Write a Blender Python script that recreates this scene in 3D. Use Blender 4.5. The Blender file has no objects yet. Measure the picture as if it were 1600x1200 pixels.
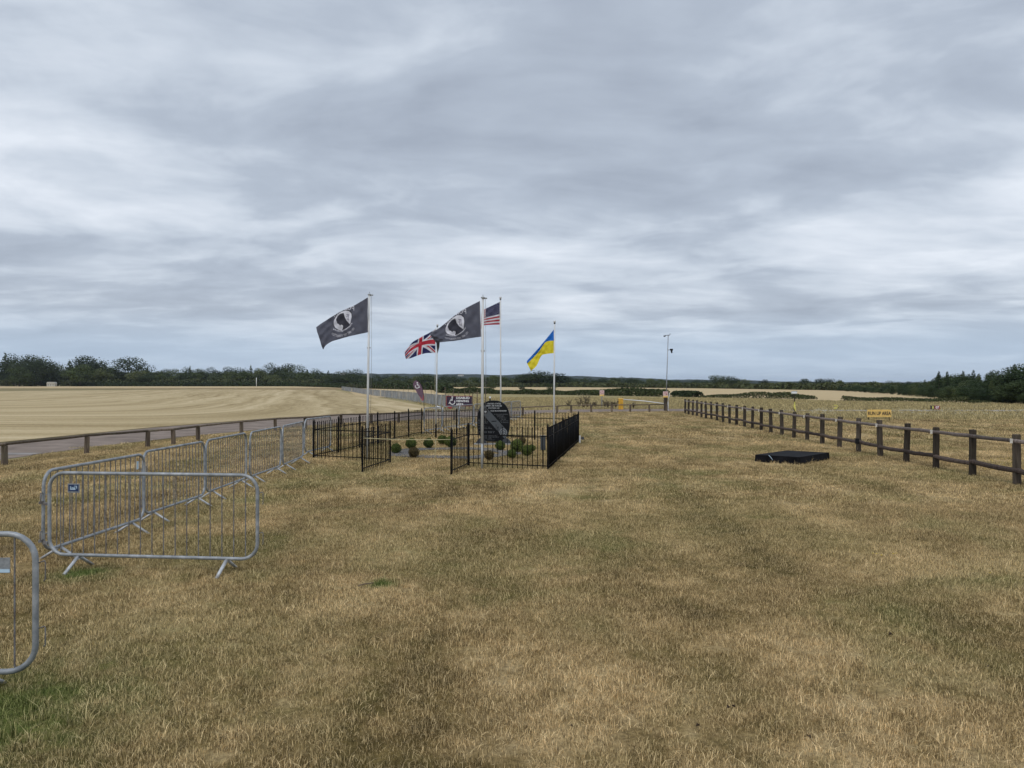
import bpy, math, random
import numpy as np
from mathutils import Vector, Matrix

# ------------------------------------------------------------------ camera, sky, sun, exposure
S = bpy.context.scene
COL = S.collection
H = 2.05                 # eye height
F = 1202.0               # focal length of the photograph in its own pixels

cd = bpy.data.cameras.new('camera')
cam = bpy.data.objects.new('camera', cd)
COL.objects.link(cam)
cam.location = (0, 0, H)
cam.rotation_euler = (math.radians(90), 0, 0)
cd.sensor_width = 36.0
cd.lens = F / 1600.0 * 36.0
cd.clip_start = 0.1
cd.clip_end = 9000
S.camera = cam

SUN_EL, SUN_ROT = math.radians(50), math.radians(200)
world = bpy.data.worlds.new('World')
S.world = world
world.use_nodes = True


class NT:
    """small helper for node trees"""
    def __init__(s, nt):
        s.nt = nt
        nt.nodes.clear()

    def n(s, t, **kw):
        nd = s.nt.nodes.new(t)
        for k, v in kw.items():
            if k == 'ins':
                for kk, vv in v.items():
                    if isinstance(vv, bpy.types.NodeSocket):
                        s.nt.links.new(vv, nd.inputs[kk])
                    else:
                        nd.inputs[kk].default_value = vv
            else:
                setattr(nd, k, v)
        return nd

    def math(s, op, a, b=None, c=None, clamp=False):
        nd = s.nt.nodes.new('ShaderNodeMath')
        nd.operation = op
        nd.use_clamp = clamp
        for i, v in enumerate((a, b, c)):
            if v is None:
                continue
            if isinstance(v, bpy.types.NodeSocket):
                s.nt.links.new(v, nd.inputs[i])
            else:
                nd.inputs[i].default_value = v
        return nd.outputs[0]

    def mix(s, fac, a, b, mode='MIX'):
        nd = s.nt.nodes.new('ShaderNodeMix')
        nd.data_type = 'RGBA'
        nd.blend_type = mode
        for sock, v in ((nd.inputs[0], fac), (nd.inputs[6], a), (nd.inputs[7], b)):
            if isinstance(v, bpy.types.NodeSocket):
                s.nt.links.new(v, sock)
            elif isinstance(v, (int, float)):
                sock.default_value = v
            else:
                sock.default_value = (v[0], v[1], v[2], 1)
        return nd.outputs[2]

    def ramp(s, fac, stops, interp='LINEAR'):
        nd = s.nt.nodes.new('ShaderNodeValToRGB')
        cr = nd.color_ramp
        cr.interpolation = interp
        while len(cr.elements) < len(stops):
            cr.elements.new(0.5)
        for e, (p, c) in zip(cr.elements, stops):
            e.position = p
            if isinstance(c, (int, float)):
                c = (c, c, c)
            e.color = (c[0], c[1], c[2], 1)
        s.nt.links.new(fac, nd.inputs[0])
        return nd.outputs[0]

    def noise(s, vec, scale, detail=4, rough=0.55, dist=0.0, dims='3D'):
        nd = s.nt.nodes.new('ShaderNodeTexNoise')
        nd.noise_dimensions = dims
        nd.inputs['Scale'].default_value = scale
        nd.inputs['Detail'].default_value = detail
        nd.inputs['Roughness'].default_value = rough
        nd.inputs['Distortion'].default_value = dist
        if vec is not None:
            s.nt.links.new(vec, nd.inputs['Vector'])
        return nd.outputs[0]

    def mapping(s, vec, loc=(0, 0, 0), rot=(0, 0, 0), scale=(1, 1, 1)):
        nd = s.nt.nodes.new('ShaderNodeMapping')
        nd.inputs[1].default_value = loc
        nd.inputs[2].default_value = rot
        nd.inputs[3].default_value = scale
        s.nt.links.new(vec, nd.inputs[0])
        return nd.outputs[0]

    def link(s, a, b):
        s.nt.links.new(a, b)


def build_world():
    t = NT(world.node_tree)
    tc = t.n('ShaderNodeTexCoord')
    sky = t.n('ShaderNodeTexSky', sky_type='NISHITA', sun_disc=False,
              sun_elevation=SUN_EL, sun_rotation=SUN_ROT)
    sep = t.n('ShaderNodeSeparateXYZ', ins={0: tc.outputs['Generated']})
    z = t.math('MAXIMUM', sep.outputs[2], 0.0)
    zz = t.math('ADD', z, 0.115)
    px = t.math('DIVIDE', sep.outputs[0], zz)
    py = t.math('DIVIDE', sep.outputs[1], zz)
    comb = t.n('ShaderNodeCombineXYZ', ins={0: px, 1: py, 2: 0.0})
    p = comb.outputs[0]
    warp = t.noise(t.mapping(p, loc=(5.5, 2.2, 0)), 0.7, 3, 0.5)
    pw = t.n('ShaderNodeVectorMath', operation='ADD', ins={0: p, 1: t.n('ShaderNodeCombineXYZ', ins={0: t.math('MULTIPLY', warp, 0.9), 1: t.math('MULTIPLY', warp, 0.5), 2: 0.0}).outputs[0]}).outputs[0]
    big = t.noise(t.mapping(pw, loc=(3.1, 1.7, 0), rot=(0, 0, 0.25), scale=(0.75, 0.95, 1)), 0.85, 4, 0.5, 0.3)
    mid = t.noise(t.mapping(pw, loc=(7.3, 4.4, 0), rot=(0, 0, -0.22), scale=(0.72, 1.0, 1)), 2.2, 5, 0.52, 0.35)
    fine = t.noise(t.mapping(pw, loc=(1.3, 9.4, 0), rot=(0, 0, -0.3), scale=(0.85, 1.1, 1)), 6.0, 6, 0.58, 0.4)
    v = t.math('ADD', t.math('MULTIPLY', big, 0.49), t.math('MULTIPLY', mid, 0.40))
    v = t.math('ADD', v, t.math('MULTIPLY', fine, 0.11))
    lump = t.noise(t.mapping(tc.outputs['Generated'], loc=(2, 7, 1), scale=(1, 1, 1.5)), 4.2, 5, 0.55, 0.4)
    v = t.math('ADD', v, t.math('MULTIPLY', t.math('SUBTRACT', lump, 0.5), 0.22))
    cloud = t.ramp(v, [(0.35, (0.350, 0.398, 0.480)), (0.46, (0.435, 0.492, 0.580)),
                       (0.53, (0.555, 0.615, 0.700)), (0.645, (0.740, 0.790, 0.865))])
    # thin clear gap of blue air low down where the layer ends far away
    low = t.ramp(z, [(0.0, 1.0), (0.03, 0.9), (0.10, 0.0)], 'EASE')
    cloud = t.mix(t.math('MULTIPLY', low, 0.75), cloud, (0.440, 0.560, 0.715))
    # clouds in units of the sky texture (the background strength below is 0.1)
    c10 = t.mix(1.0, cloud, (10, 10, 10), 'MULTIPLY')
    final = t.mix(0.96, sky.outputs[0], c10)
    bg = t.n('ShaderNodeBackground', ins={0: final, 1: 0.1})
    out = t.n('ShaderNodeOutputWorld')
    t.link(bg.outputs[0], out.inputs[0])


build_world()
sd = bpy.data.lights.new('sun', 'SUN')
sd.energy = 1.15
sd.angle = math.radians(25)
sd.color = (1.0, 0.96, 0.9)
sun = bpy.data.objects.new('sun', sd)
COL.objects.link(sun)
_d = Vector((math.sin(SUN_ROT) * math.cos(SUN_EL), math.cos(SUN_ROT) * math.cos(SUN_EL), math.sin(SUN_EL)))
sun.rotation_euler = _d.to_track_quat('Z', 'Y').to_euler()

S.render.engine = 'CYCLES'
S.view_settings.view_transform = 'Standard'
S.view_settings.look = 'None'
S.view_settings.exposure = 0.14
S.view_settings.gamma = 1.0
S.view_settings.use_curve_mapping = False

rnd = random.Random(7)
R = math.radians


# ------------------------------------------------------------------ helpers
def tag(o, label=None, cat=None, group=None, kind=None):
    if label: o['label'] = label
    if cat: o['category'] = cat
    if group: o['group'] = group
    if kind: o['kind'] = kind
    return o


def empty(name, loc, rz=0.0, label=None, cat=None, group=None):
    o = bpy.data.objects.new(name, None)
    o.empty_display_size = 0.2
    o.location = loc
    o.rotation_euler = (0, 0, rz)
    COL.objects.link(o)
    return tag(o, label, cat, group)


def link(name, mesh, parent=None, loc=None, rot=None):
    o = bpy.data.objects.new(name, mesh)
    if loc: o.location = loc
    if rot: o.rotation_euler = rot
    COL.objects.link(o)
    if parent: o.parent = parent
    return o


def kids(o):
    return [c for c in bpy.data.objects if c.parent == o]


def copy_tree(o, parent=None, children=None):
    """a thing with copies of its parts and sub-parts (children: cached tree)"""
    c = o.copy()
    COL.objects.link(c)
    c.parent = parent
    for ch, sub in (children if children is not None else tree_of(o)):
        copy_tree(ch, c, sub)
    return c


def tree_of(o):
    return [(c, tree_of(c)) for c in kids(o)]


class MB:
    def __init__(s):
        s.v = []; s.f = []; s.smooth = []

    def add(s, vs, fs, smooth=False):
        b = len(s.v)
        s.v.extend([tuple(x) for x in vs])
        s.f.extend([tuple(i + b for i in f) for f in fs])
        s.smooth.extend([smooth] * len(fs))
        return s

    def box(s, c, d, rot=None, bev=0.0):
        x, y, z = d[0] / 2, d[1] / 2, d[2] / 2
        if bev > 0:
            b = min(bev, x * .9, y * .9, z * .9)
            pts = []
            # bevelled box: 24 points
            vs = []
            for sx in (-1, 1):
                for sy in (-1, 1):
                    for sz in (-1, 1):
                        vs.append(Vector((sx * x, sy * (y - b), sz * (z - b))))
                        vs.append(Vector((sx * (x - b), sy * y, sz * (z - b))))
                        vs.append(Vector((sx * (x - b), sy * (y - b), sz * z)))
            def I(sx, sy, sz, k):
                return (((sx > 0) * 2 + (sy > 0)) * 2 + (sz > 0)) * 3 + k
            fs = []
            for sg in (-1, 1):
                q = [I(sg, -1, -1, 0), I(sg, 1, -1, 0), I(sg, 1, 1, 0), I(sg, -1, 1, 0)]
                fs.append(q if sg > 0 else q[::-1])
                q = [I(-1, sg, -1, 1), I(-1, sg, 1, 1), I(1, sg, 1, 1), I(1, sg, -1, 1)]
                fs.append(q if sg > 0 else q[::-1])
                q = [I(-1, -1, sg, 2), I(1, -1, sg, 2), I(1, 1, sg, 2), I(-1, 1, sg, 2)]
                fs.append(q if sg > 0 else q[::-1])
            for a in (-1, 1):
                for c2 in (-1, 1):
                    fs.append([I(a, c2, -1, 0), I(a, c2, 1, 0), I(a, c2, 1, 1), I(a, c2, -1, 1)])
                    fs.append([I(a, -1, c2, 0), I(a, 1, c2, 0), I(a, 1, c2, 2), I(a, -1, c2, 2)])
                    fs.append([I(-1, a, c2, 1), I(1, a, c2, 1), I(1, a, c2, 2), I(-1, a, c2, 2)])
                    for sz in (-1, 1):
                        fs.append([I(a, c2, sz, 0), I(a, c2, sz, 1), I(a, c2, sz, 2)])
        else:
            vs = [Vector((sx * x, sy * y, sz * z)) for sz in (-1, 1) for sx, sy in ((-1, -1), (1, -1), (1, 1), (-1, 1))]
            fs = [(3, 2, 1, 0), (4, 5, 6, 7), (0, 1, 5, 4), (1, 2, 6, 5), (2, 3, 7, 6), (3, 0, 4, 7)]
        if rot is not None:
            vs = [rot @ v for v in vs]
        c = Vector(c)
        return s.add([v + c for v in vs], fs)

    def tube(s, pts, r, seg=8, closed=False, cap=True, smooth=True, squash=1.0):
        pts = [Vector(p) for p in pts]
        n = len(pts)
        rs = r if isinstance(r, (list, tuple)) else [r] * n
        vs, fs = [], []
        up = None
        for i, p in enumerate(pts):
            if closed:
                d = (pts[(i + 1) % n] - pts[i - 1])
            else:
                d = pts[min(i + 1, n - 1)] - pts[max(i - 1, 0)]
            d.normalize()
            if up is None:
                up = Vector((0, 0, 1)) if abs(d.z) < .9 else Vector((1, 0, 0))
            side = d.cross(up)
            if side.length < 1e-4:
                side = d.cross(Vector((0, 1, 0)))
            side.normalize()
            u2 = side.cross(d).normalized()
            up = u2
            for k in range(seg):
                a = 2 * math.pi * (k + .5) / seg
                vs.append(p + side * math.cos(a) * rs[i] + u2 * math.sin(a) * rs[i] * squash)
        m = n if closed else n - 1
        for i in range(m):
            j = (i + 1) % n
            for k in range(seg):
                k2 = (k + 1) % seg
                fs.append((i * seg + k, i * seg + k2, j * seg + k2, j * seg + k))
        s.add(vs, fs, smooth)
        if cap and not closed:
            b = len(s.v) - len(vs)
            s.f.append(tuple(b + k for k in range(seg))[::-1]); s.smooth.append(False)
            s.f.append(tuple(b + (n - 1) * seg + k for k in range(seg))); s.smooth.append(False)
        return s

    def prism(s, poly, y0, y1, M=None):
        """2-D polygon (x,z) extruded along y"""
        n = len(poly)
        vs = [Vector((p[0], y0, p[1])) for p in poly] + [Vector((p[0], y1, p[1])) for p in poly]
        if M is not None:
            vs = [M @ v for v in vs]
        fs = [tuple(range(n)), tuple(range(n, 2 * n))[::-1]]
        fs += [((i + 1) % n, i, n + i, n + (i + 1) % n) for i in range(n)]
        return s.add(vs, fs)

    def mesh(s, name, mat=None):
        me = bpy.data.meshes.new(name)
        me.from_pydata(s.v, [], s.f)
        me.polygons.foreach_set('use_smooth', s.smooth)
        me.update()
        if mat:
            me.materials.append(mat)
        return me

    def build(s, name, mat, parent=None, loc=None, rot=None):
        return link(name, s.mesh(name, mat), parent, loc, rot)


def at(px, Y):
    return (px - 800.0) / F * Y


def ring_pts(w, z0, z1, r, n=5):
    """rounded rectangle in x,z"""
    out = []
    for cx, cz, a0 in ((w / 2 - r, z1 - r, 0), (-w / 2 + r, z1 - r, 90), (-w / 2 + r, z0 + r, 180), (w / 2 - r, z0 + r, 270)):
        for i in range(n + 1):
            a = R(a0 + 90 * i / n)
            out.append((cx + r * math.cos(a), 0, cz + r * math.sin(a)))
    return out


# ------------------------------------------------------------------ materials
def new_mat(name):
    m = bpy.data.materials.new(name)
    m.use_nodes = True
    t = NT(m.node_tree)
    bsdf = t.n('ShaderNodeBsdfPrincipled')
    out = t.n('ShaderNodeOutputMaterial')
    t.link(bsdf.outputs[0], out.inputs[0])
    return m, t, bsdf


def simple(name, col, rough=0.6, metal=0.0, var=0.15, scale=8.0, bump=0.0, spec=0.5, col2=None, coords='OBJ', stretch=(1, 1, 1)):
    m, t, b = new_mat(name)
    if coords == 'OBJ':
        vec = t.n('ShaderNodeTexCoord').outputs['Object']
    else:
        vec = t.n('ShaderNodeNewGeometry').outputs['Position']
    vec = t.mapping(vec, scale=stretch)
    nz = t.noise(vec, scale, 5, 0.6)
    c2 = col2 or tuple(c * (1 - var * 2) for c in col)
    c1 = tuple(min(1, c * (1 + var)) for c in col)
    cc = t.ramp(nz, [(0.3, c2), (0.65, c1)])
    t.link(cc, b.inputs['Base Color'])
    b.inputs['Roughness'].default_value = rough
    b.inputs['Metallic'].default_value = metal
    b.inputs['Specular IOR Level'].default_value = spec
    if bump > 0:
        bp = t.n('ShaderNodeBump', ins={'Strength': 0.6, 'Distance': bump, 'Height': nz})
        t.link(bp.outputs[0], b.inputs['Normal'])
    return m


STRAW = (0.500, 0.375, 0.195)
DRYB = (0.240, 0.180, 0.100)
GREEN = (0.155, 0.150, 0.045)
LUSH = (0.105, 0.155, 0.032)
GREEN_SPOTS = [(-2.9, 5.7, 1.5, .45), (2.4, 11.0, 2.2, .3), (5.5, 7.8, 1.5, .3), (-3.2, 4.75, 0.95, 0.9), (-4.6, 8.25, 0.35, 1.0), (-5.5, 7.6, 0.35, 0.7), (-1.33, 7.85, 0.16, 1.0),
               (-2.7, 8.2, .35, .45), (3.2, 12.2, 1.4, 0.35), (4.0, 10.2, 1.2, 0.35), (3.4, 6.7, .6, .35),
               (-4.6, 13.6, .8, .55), (-4.4, 15.9, 1.0, .5), (-4.5, 17.9, .9, .5), (8.2, 18.3, 1.2, .3),
               (9.6, 17.0, 1.0, .45), (2.2, 17.6, .8, .3)]


def grass_tone(t, pos):
    """dry lawn colour as a function of the place"""
    a = t.noise(pos, 0.55, 6, 0.62, 0.3)
    b = t.noise(t.mapping(pos, loc=(13, 5, 0), scale=(0.75, 0.17, 1)), 1.0, 4, 0.6)
    c = t.noise(t.mapping(pos, loc=(3, 25, 0)), 3.6, 4, 0.6)
    v = t.math('ADD', t.math('MULTIPLY', a, 0.5), t.math('MULTIPLY', b, 0.35))
    v = t.math('ADD', t.math('SUBTRACT', v, 0.06), t.math('MULTIPLY', c, 0.32))
    sp = t.n('ShaderNodeSeparateXYZ', ins={0: pos})
    sx = t.math('ADD', t.math('SUBTRACT', sp.outputs[0], t.math('MULTIPLY', sp.outputs[1], 0.055)), t.math('MULTIPLY', b, 1.2))
    v = t.math('ADD', v, t.math('MULTIPLY', t.math('SINE', t.math('MULTIPLY', sx, 4.3)), 0.014))
    for x0 in (0.95, 2.35):
        dd = t.math('ABSOLUTE', t.math('SUBTRACT', sx, x0))
        v = t.math('ADD', v, t.math('MULTIPLY', t.math('SUBTRACT', 1.0, t.math('DIVIDE', dd, 0.38), clamp=True), 0.035))
    col = t.ramp(v, [(0.38, (0.115, 0.082, 0.028)), (0.46, (0.215, 0.154, 0.060)), (0.53, (0.335, 0.242, 0.110)), (0.61, STRAW)])
    # the ground gets drier away from the path people walk (worn mowing lines)
    # living green patches
    tot = None
    wob = t.math('MULTIPLY', t.math('SUBTRACT', t.noise(t.mapping(pos, loc=(2, 8, 3)), 4.0, 4, 0.6), 0.5), 1.3)
    for x, y, r, s in GREEN_SPOTS:
        d = t.n('ShaderNodeVectorMath', operation='DISTANCE', ins={0: pos, 1: (x, y, 0.0)}).outputs['Value']
        d = t.math('ADD', t.math('DIVIDE', d, r * 1.5), wob)
        m = t.math('MULTIPLY', t.math('SUBTRACT', 1.15, d, clamp=True), s)
        tot = m if tot is None else t.math('MAXIMUM', tot, m)
    g = t.noise(t.mapping(pos, loc=(31, 15, 0)), 0.42, 4, 0.6, 0.6)
    gm = t.ramp(g, [(0.47, 0.0), (0.66, 0.7)])
    tot2 = t.math('MAXIMUM', tot, gm)
    gc = t.mix(tot, GREEN, LUSH)
    return t.mix(tot2, col, gc)


def mat_lawn():
    m, t, b = new_mat('dry_lawn_soil')
    geo = t.n('ShaderNodeNewGeometry')
    pos = geo.outputs['Position']
    col = grass_tone(t, pos)
    fine = t.noise(pos, 26, 5, 0.75)
    col2 = t.mix(1.0, col, t.ramp(fine, [(0.3, 0.45), (0.62, 1.15)]), 'MULTIPLY')
    streak = t.noise(t.mapping(pos, scale=(1.2, .35, 1), loc=(0, 3, 0)), 1.8, 4, 0.6)
    col2 = t.mix(1.0, col2, t.ramp(streak, [(0.35, 0.82), (0.65, 1.12)]), 'MULTIPLY')
    t.link(col2, b.inputs['Base Color'])
    b.inputs['Roughness'].default_value = 0.95
    b.inputs['Specular IOR Level'].default_value = 0.1
    bp = t.n('ShaderNodeBump', ins={'Strength': 0.7, 'Distance': 0.03, 'Height': fine})
    t.link(bp.outputs[0], b.inputs['Normal'])
    return m


def mat_blades(name, tone=None, straw=(0.70, 0.55, 0.32), mixs=0.55, k=1.25):
    m, t, b = new_mat(name)
    pos = t.n('ShaderNodeNewGeometry').outputs['Position']
    at_ = t.n('ShaderNodeAttribute', attribute_name='tint')
    r = at_.outputs['Fac']
    flat = t.n('ShaderNodeVectorMath', operation='MULTIPLY', ins={0: pos, 1: (1, 1, 0)}).outputs[0]
    base = grass_tone(t, flat) if tone is None else t.mix(t.noise(flat, 0.25, 4, .6), tone[0], tone[1])
    if tone is None:
        greenness = t.ramp(t.math('SUBTRACT', t.n('ShaderNodeSeparateColor', ins={0: base}).outputs[1],
                                  t.n('ShaderNodeSeparateColor', ins={0: base}).outputs[0]), [(0.0, 1.0), (0.03, 0.35)])
        f = t.math('MULTIPLY', t.math('MULTIPLY', t.ramp(r, [(0.45, 0.0), (1.0, 1.0)]), mixs), greenness)
    else:
        f = t.math('MULTIPLY', t.ramp(r, [(0.45, 0.0), (1.0, 1.0)]), mixs)
    c = t.mix(f, base, straw)
    dark = t.ramp(r, [(0.0, 0.20 * k), (0.4, 0.74 * k), (1.0, 1.6 * k)])
    c = t.mix(1.0, c, dark, 'MULTIPLY')
    t.link(c, b.inputs['Base Color'])
    b.inputs['Roughness'].default_value = 0.7
    b.inputs['Specular IOR Level'].default_value = 0.25
    return m


def mat_field(name, c1, c2, rows=True, ang=0.5, k=1.0):
    m, t, b = new_mat(name)
    pos = t.n('ShaderNodeNewGeometry').outputs['Position']
    w = t.noise(t.mapping(pos, scale=(.012, .012, 1)), 1.0, 2, .5)
    wv = t.n('ShaderNodeVectorMath', operation='ADD', ins={0: pos, 1: t.n('ShaderNodeCombineXYZ', ins={0: t.math('MULTIPLY', w, 60.0), 1: t.math('MULTIPLY', w, 45.0), 2: 0.0}).outputs[0]}).outputs[0]
    s1 = t.noise(t.mapping(wv, rot=(0, 0, ang), scale=(0.05, 0.42, 1)), 1.0, 4, 0.6)
    s2 = t.noise(t.mapping(wv, rot=(0, 0, ang), scale=(0.15, 1.6, 1)), 1.0, 4, 0.65)
    s3 = t.noise(pos, 9.0, 4, 0.7)
    v = t.math('ADD', t.math('MULTIPLY', s1, 0.42), t.math('MULTIPLY', s2, 0.36))
    v = t.math('ADD', v, t.math('MULTIPLY', s3, 0.22))
    lo, hi = (0.38, 0.6) if rows else (0.28, 0.72)
    c = t.ramp(v, [(lo, c1), (hi, c2)])
    t.link(c, b.inputs['Base Color'])
    b.inputs['Roughness'].default_value = 0.95
    b.inputs['Specular IOR Level'].default_value = 0.1
    bp = t.n('ShaderNodeBump', ins={'Strength': 0.5, 'Distance': 0.06, 'Height': v})
    t.link(bp.outputs[0], b.inputs['Normal'])
    return m


def mat_stubble():
    m, t, b = new_mat('cut_stubble')
    pos = t.n('ShaderNodeNewGeometry').outputs['Position']
    sp = t.n('ShaderNodeSeparateXYZ', ins={0: pos})
    x, y = sp.outputs[0], sp.outputs[1]
    wob = t.math('MULTIPLY', t.noise(t.mapping(pos, scale=(.03, .03, 1)), 1.0, 3, .55), 9.0)
    da = t.math('ADD', t.math('MULTIPLY', t.math('SUBTRACT', y, 28.0), 0.97), t.math('MULTIPLY', x, 0.10))
    db = t.math('ADD', t.math('MULTIPLY', t.math('ADD', x, 3.6), -0.964), t.math('MULTIPLY', t.math('SUBTRACT', y, 58.0), -0.266))
    d = t.math('ADD', t.math('SMOOTH_MIN', da, db, 26.0), wob)
    c1 = t.n('ShaderNodeCombineXYZ', ins={0: t.math('MULTIPLY', d, 0.42), 1: t.math('MULTIPLY', x, 0.012), 2: t.math('MULTIPLY', y, 0.008)}).outputs[0]
    l1 = t.noise(c1, 1.0, 3, .6)
    c2 = t.n('ShaderNodeCombineXYZ', ins={0: t.math('MULTIPLY', d, 1.9), 1: t.math('MULTIPLY', x, 0.05), 2: t.math('MULTIPLY', y, 0.03)}).outputs[0]
    l2 = t.noise(c2, 1.0, 4, .65)
    g = t.noise(pos, 5.0, 5, .75)
    p = t.noise(t.mapping(pos, loc=(9, 2, 0)), 0.06, 4, .6)
    v = t.math('ADD', t.math('MULTIPLY', l1, .36), t.math('MULTIPLY', l2, .24))
    v = t.math('ADD', v, t.math('MULTIPLY', g, .28))
    v = t.math('ADD', v, t.math('MULTIPLY', p, .12))
    c = t.ramp(v, [(.40, (.280, .210, .100)), (.48, (.430, .335, .185)), (.54, (.520, .415, .245)), (.61, (.620, .510, .325))])
    t.link(c, b.inputs['Base Color'])
    b.inputs['Roughness'].default_value = .95
    b.inputs['Specular IOR Level'].default_value = .1
    bp = t.n('ShaderNodeBump', ins={'Strength': .6, 'Distance': .06, 'Height': v})
    t.link(bp.outputs[0], b.inputs['Normal'])
    return m


def mat_leaf(name, c1, c2, c3):
    m, t, b = new_mat(name)
    pos = t.n('ShaderNodeNewGeometry').outputs['Position']
    oi = t.n('ShaderNodeObjectInfo')
    at_ = t.n('ShaderNodeAttribute', attribute_name='tint')
    nz = t.noise(pos, 0.35, 3, .6)
    v = t.math('ADD', t.math('MULTIPLY', nz, .4), t.math('MULTIPLY', oi.outputs['Random'], .6))
    c = t.ramp(v, [(0.2, c1), (0.5, c2), (0.85, c3)])
    c = t.mix(1.0, c, t.ramp(at_.outputs['Fac'], [(0, .6), (1, 1.4)]), 'MULTIPLY')
    t.link(c, b.inputs['Base Color'])
    b.inputs['Roughness'].default_value = 0.75
    b.inputs['Specular IOR Level'].default_value = 0.15
    return m


def mat_vcol(name, rough=0.7, sheen=0.0):
    m, t, b = new_mat(name)
    a = t.n('ShaderNodeAttribute', attribute_name='print')
    vec = t.n('ShaderNodeTexCoord').outputs['Object']
    nz = t.noise(vec, 14, 4, .6)
    c = t.mix(1.0, a.outputs['Color'], t.ramp(nz, [(.3, .88), (.7, 1.08)]), 'MULTIPLY')
    t.link(c, b.inputs['Base Color'])
    b.inputs['Roughness'].default_value = rough
    # thin cloth lets some light through
    tr = t.n('ShaderNodeBsdfTranslucent', ins={0: c})
    mx = t.n('ShaderNodeMixShader', ins={0: 0.3, 1: b.outputs[0], 2: tr.outputs[0]})
    out = [n for n in t.nt.nodes if n.type == 'OUTPUT_MATERIAL'][0]
    t.link(mx.outputs[0], out.inputs[0])
    return m


def mat_galv():
    m, t, b = new_mat('galvanised_steel')
    vec = t.n('ShaderNodeNewGeometry').outputs['Position']
    n1 = t.noise(vec, 9, 5, .65)
    n2 = t.noise(t.mapping(vec, scale=(1, 1, .25)), 30, 4, .7)
    c = t.ramp(n1, [(.28, (.17, .19, .205)), (.5, (.29, .31, .33)), (.7, (.44, .465, .49))])
    rust = t.ramp(n2, [(.66, 0.0), (.76, .55)])
    c = t.mix(rust, c, (.16, .10, .07))
    t.link(c, b.inputs['Base Color'])
    b.inputs['Metallic'].default_value = .25
    t.link(t.ramp(n1, [(.3, .65), (.7, .42)]), b.inputs['Roughness'])
    return m


def mat_wood(name, c1, c2, moss=(0.12, 0.13, 0.08)):
    m, t, b = new_mat(name)
    vec = t.n('ShaderNodeTexCoord').outputs['Object']
    oi = t.n('ShaderNodeObjectInfo')
    off = t.n('ShaderNodeVectorMath', operation='ADD', ins={0: vec, 1: t.n('ShaderNodeCombineXYZ', ins={0: t.math('MULTIPLY', oi.outputs['Random'], 50.0), 1: 0.0, 2: 0.0}).outputs[0]}).outputs[0]
    g = t.noise(t.mapping(off, scale=(22, 22, 1.6)), 1.0, 5, .65, .6)
    n2 = t.noise(off, 3.0, 4, .6)
    c = t.ramp(g, [(.32, c1), (.66, c2)])
    c = t.mix(t.ramp(n2, [(.52, 0.0), (.7, .6)]), c, moss)
    c = t.mix(1.0, c, t.ramp(oi.outputs['Random'], [(0, .65), (1, 1.4)]), 'MULTIPLY')
    t.link(c, b.inputs['Base Color'])
    b.inputs['Roughness'].default_value = .85
    b.inputs['Specular IOR Level'].default_value = .2
    bp = t.n('ShaderNodeBump', ins={'Strength': .7, 'Distance': .01, 'Height': g})
    t.link(bp.outputs[0], b.inputs['Normal'])
    return m


M = {}
M['lawn'] = mat_lawn()
M['blade'] = mat_blades('grass_blade')
M['tall'] = mat_blades('tall_dry_grass_blade', tone=((0.23, 0.20, 0.08), (0.40, 0.33, 0.165)), mixs=.5, k=1.15)
M['wild'] = mat_field('rough_pasture', (0.21, 0.18, 0.075), (0.43, 0.35, 0.18), rows=False, ang=0.05)
M['stubble'] = mat_stubble()
M['pale'] = mat_field('ripe_field', (0.46, 0.35, 0.195), (0.58, 0.45, 0.26), ang=0.1)
M['edge'] = mat_field('field_margin', (0.16, 0.14, 0.06), (0.32, 0.26, 0.14), ang=0.1)
M['asphalt'] = simple('track_surface', (0.235, 0.190, 0.160), .95, var=.25, scale=.9, bump=.01, spec=.1, coords='W', col2=(0.165, .132, .110))
M['runway'] = simple('runway_surface', (0.30, 0.275, 0.26), .92, var=.15, scale=.5, spec=.2, coords='W')
M['galv'] = mat_galv()
M['foot'] = simple('pale_galvanised_foot', (.50, .52, .54), .5, .2, var=.2, scale=14, coords='W')
M['bar'] = simple('weathered_bar_steel', (0.20, 0.20, 0.20), .6, .2, var=.3, scale=12, coords='W', col2=(.10, .08, .07))
M['farbar'] = simple('dull_galvanised_steel', (0.30, 0.31, 0.32), .6, .2, var=.2, scale=1, coords='W')
M['iron'] = simple('black_painted_iron', (0.007, 0.007, 0.008), .5, 0, var=.3, scale=20, coords='W', spec=.06)
M['postwood'] = mat_wood('dark_fence_timber', (.034, .026, .020), (.100, .080, .060), moss=(.085, .08, .055))
M['railwood'] = mat_wood('weathered_rail_timber', (.10, .078, .068), (.235, .195, .175), moss=(.12, .105, .085))
M['lowrail'] = mat_wood('dark_rail_timber', (.035, .024, .020), (.11, .082, .07), moss=(.06, .055, .04))
M['kneewood'] = mat_wood('knee_rail_timber', (.075, .055, .040), (.19, .15, .11), moss=(.14, .13, .09))
M['endgrain'] = simple('cut_timber_end', (.66, .62, .55), .8, var=.12, scale=15)
M['pole'] = simple('white_painted_pole', (.66, .67, .67), .4, 0, var=.06, scale=4, coords='W')
M['pole2'] = simple('grey_pole_sleeve', (.42, .44, .45), .45, 0.2, var=.1, scale=4, coords='W')
M['dark'] = simple('dark_plastic', (.012, .012, .014), .6, spec=.15, metal=0, var=.2)
M['steel'] = simple('dull_steel', (.30, .31, .33), .4, .5, var=.2)
M['cloth'] = mat_vcol('printed_flag_cloth')
M['granite'] = simple('polished_black_granite', (.006, .007, .009), .3, 0, var=.3, scale=60, coords='OBJ', spec=.25)
M['band'] = simple('honed_grey_granite', (.075, .085, .095), .5, 0, var=.15, scale=60)
M['graystone'] = simple('grey_granite_base', (.05, .055, .062), .6, 0, var=.25, scale=40)
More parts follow.
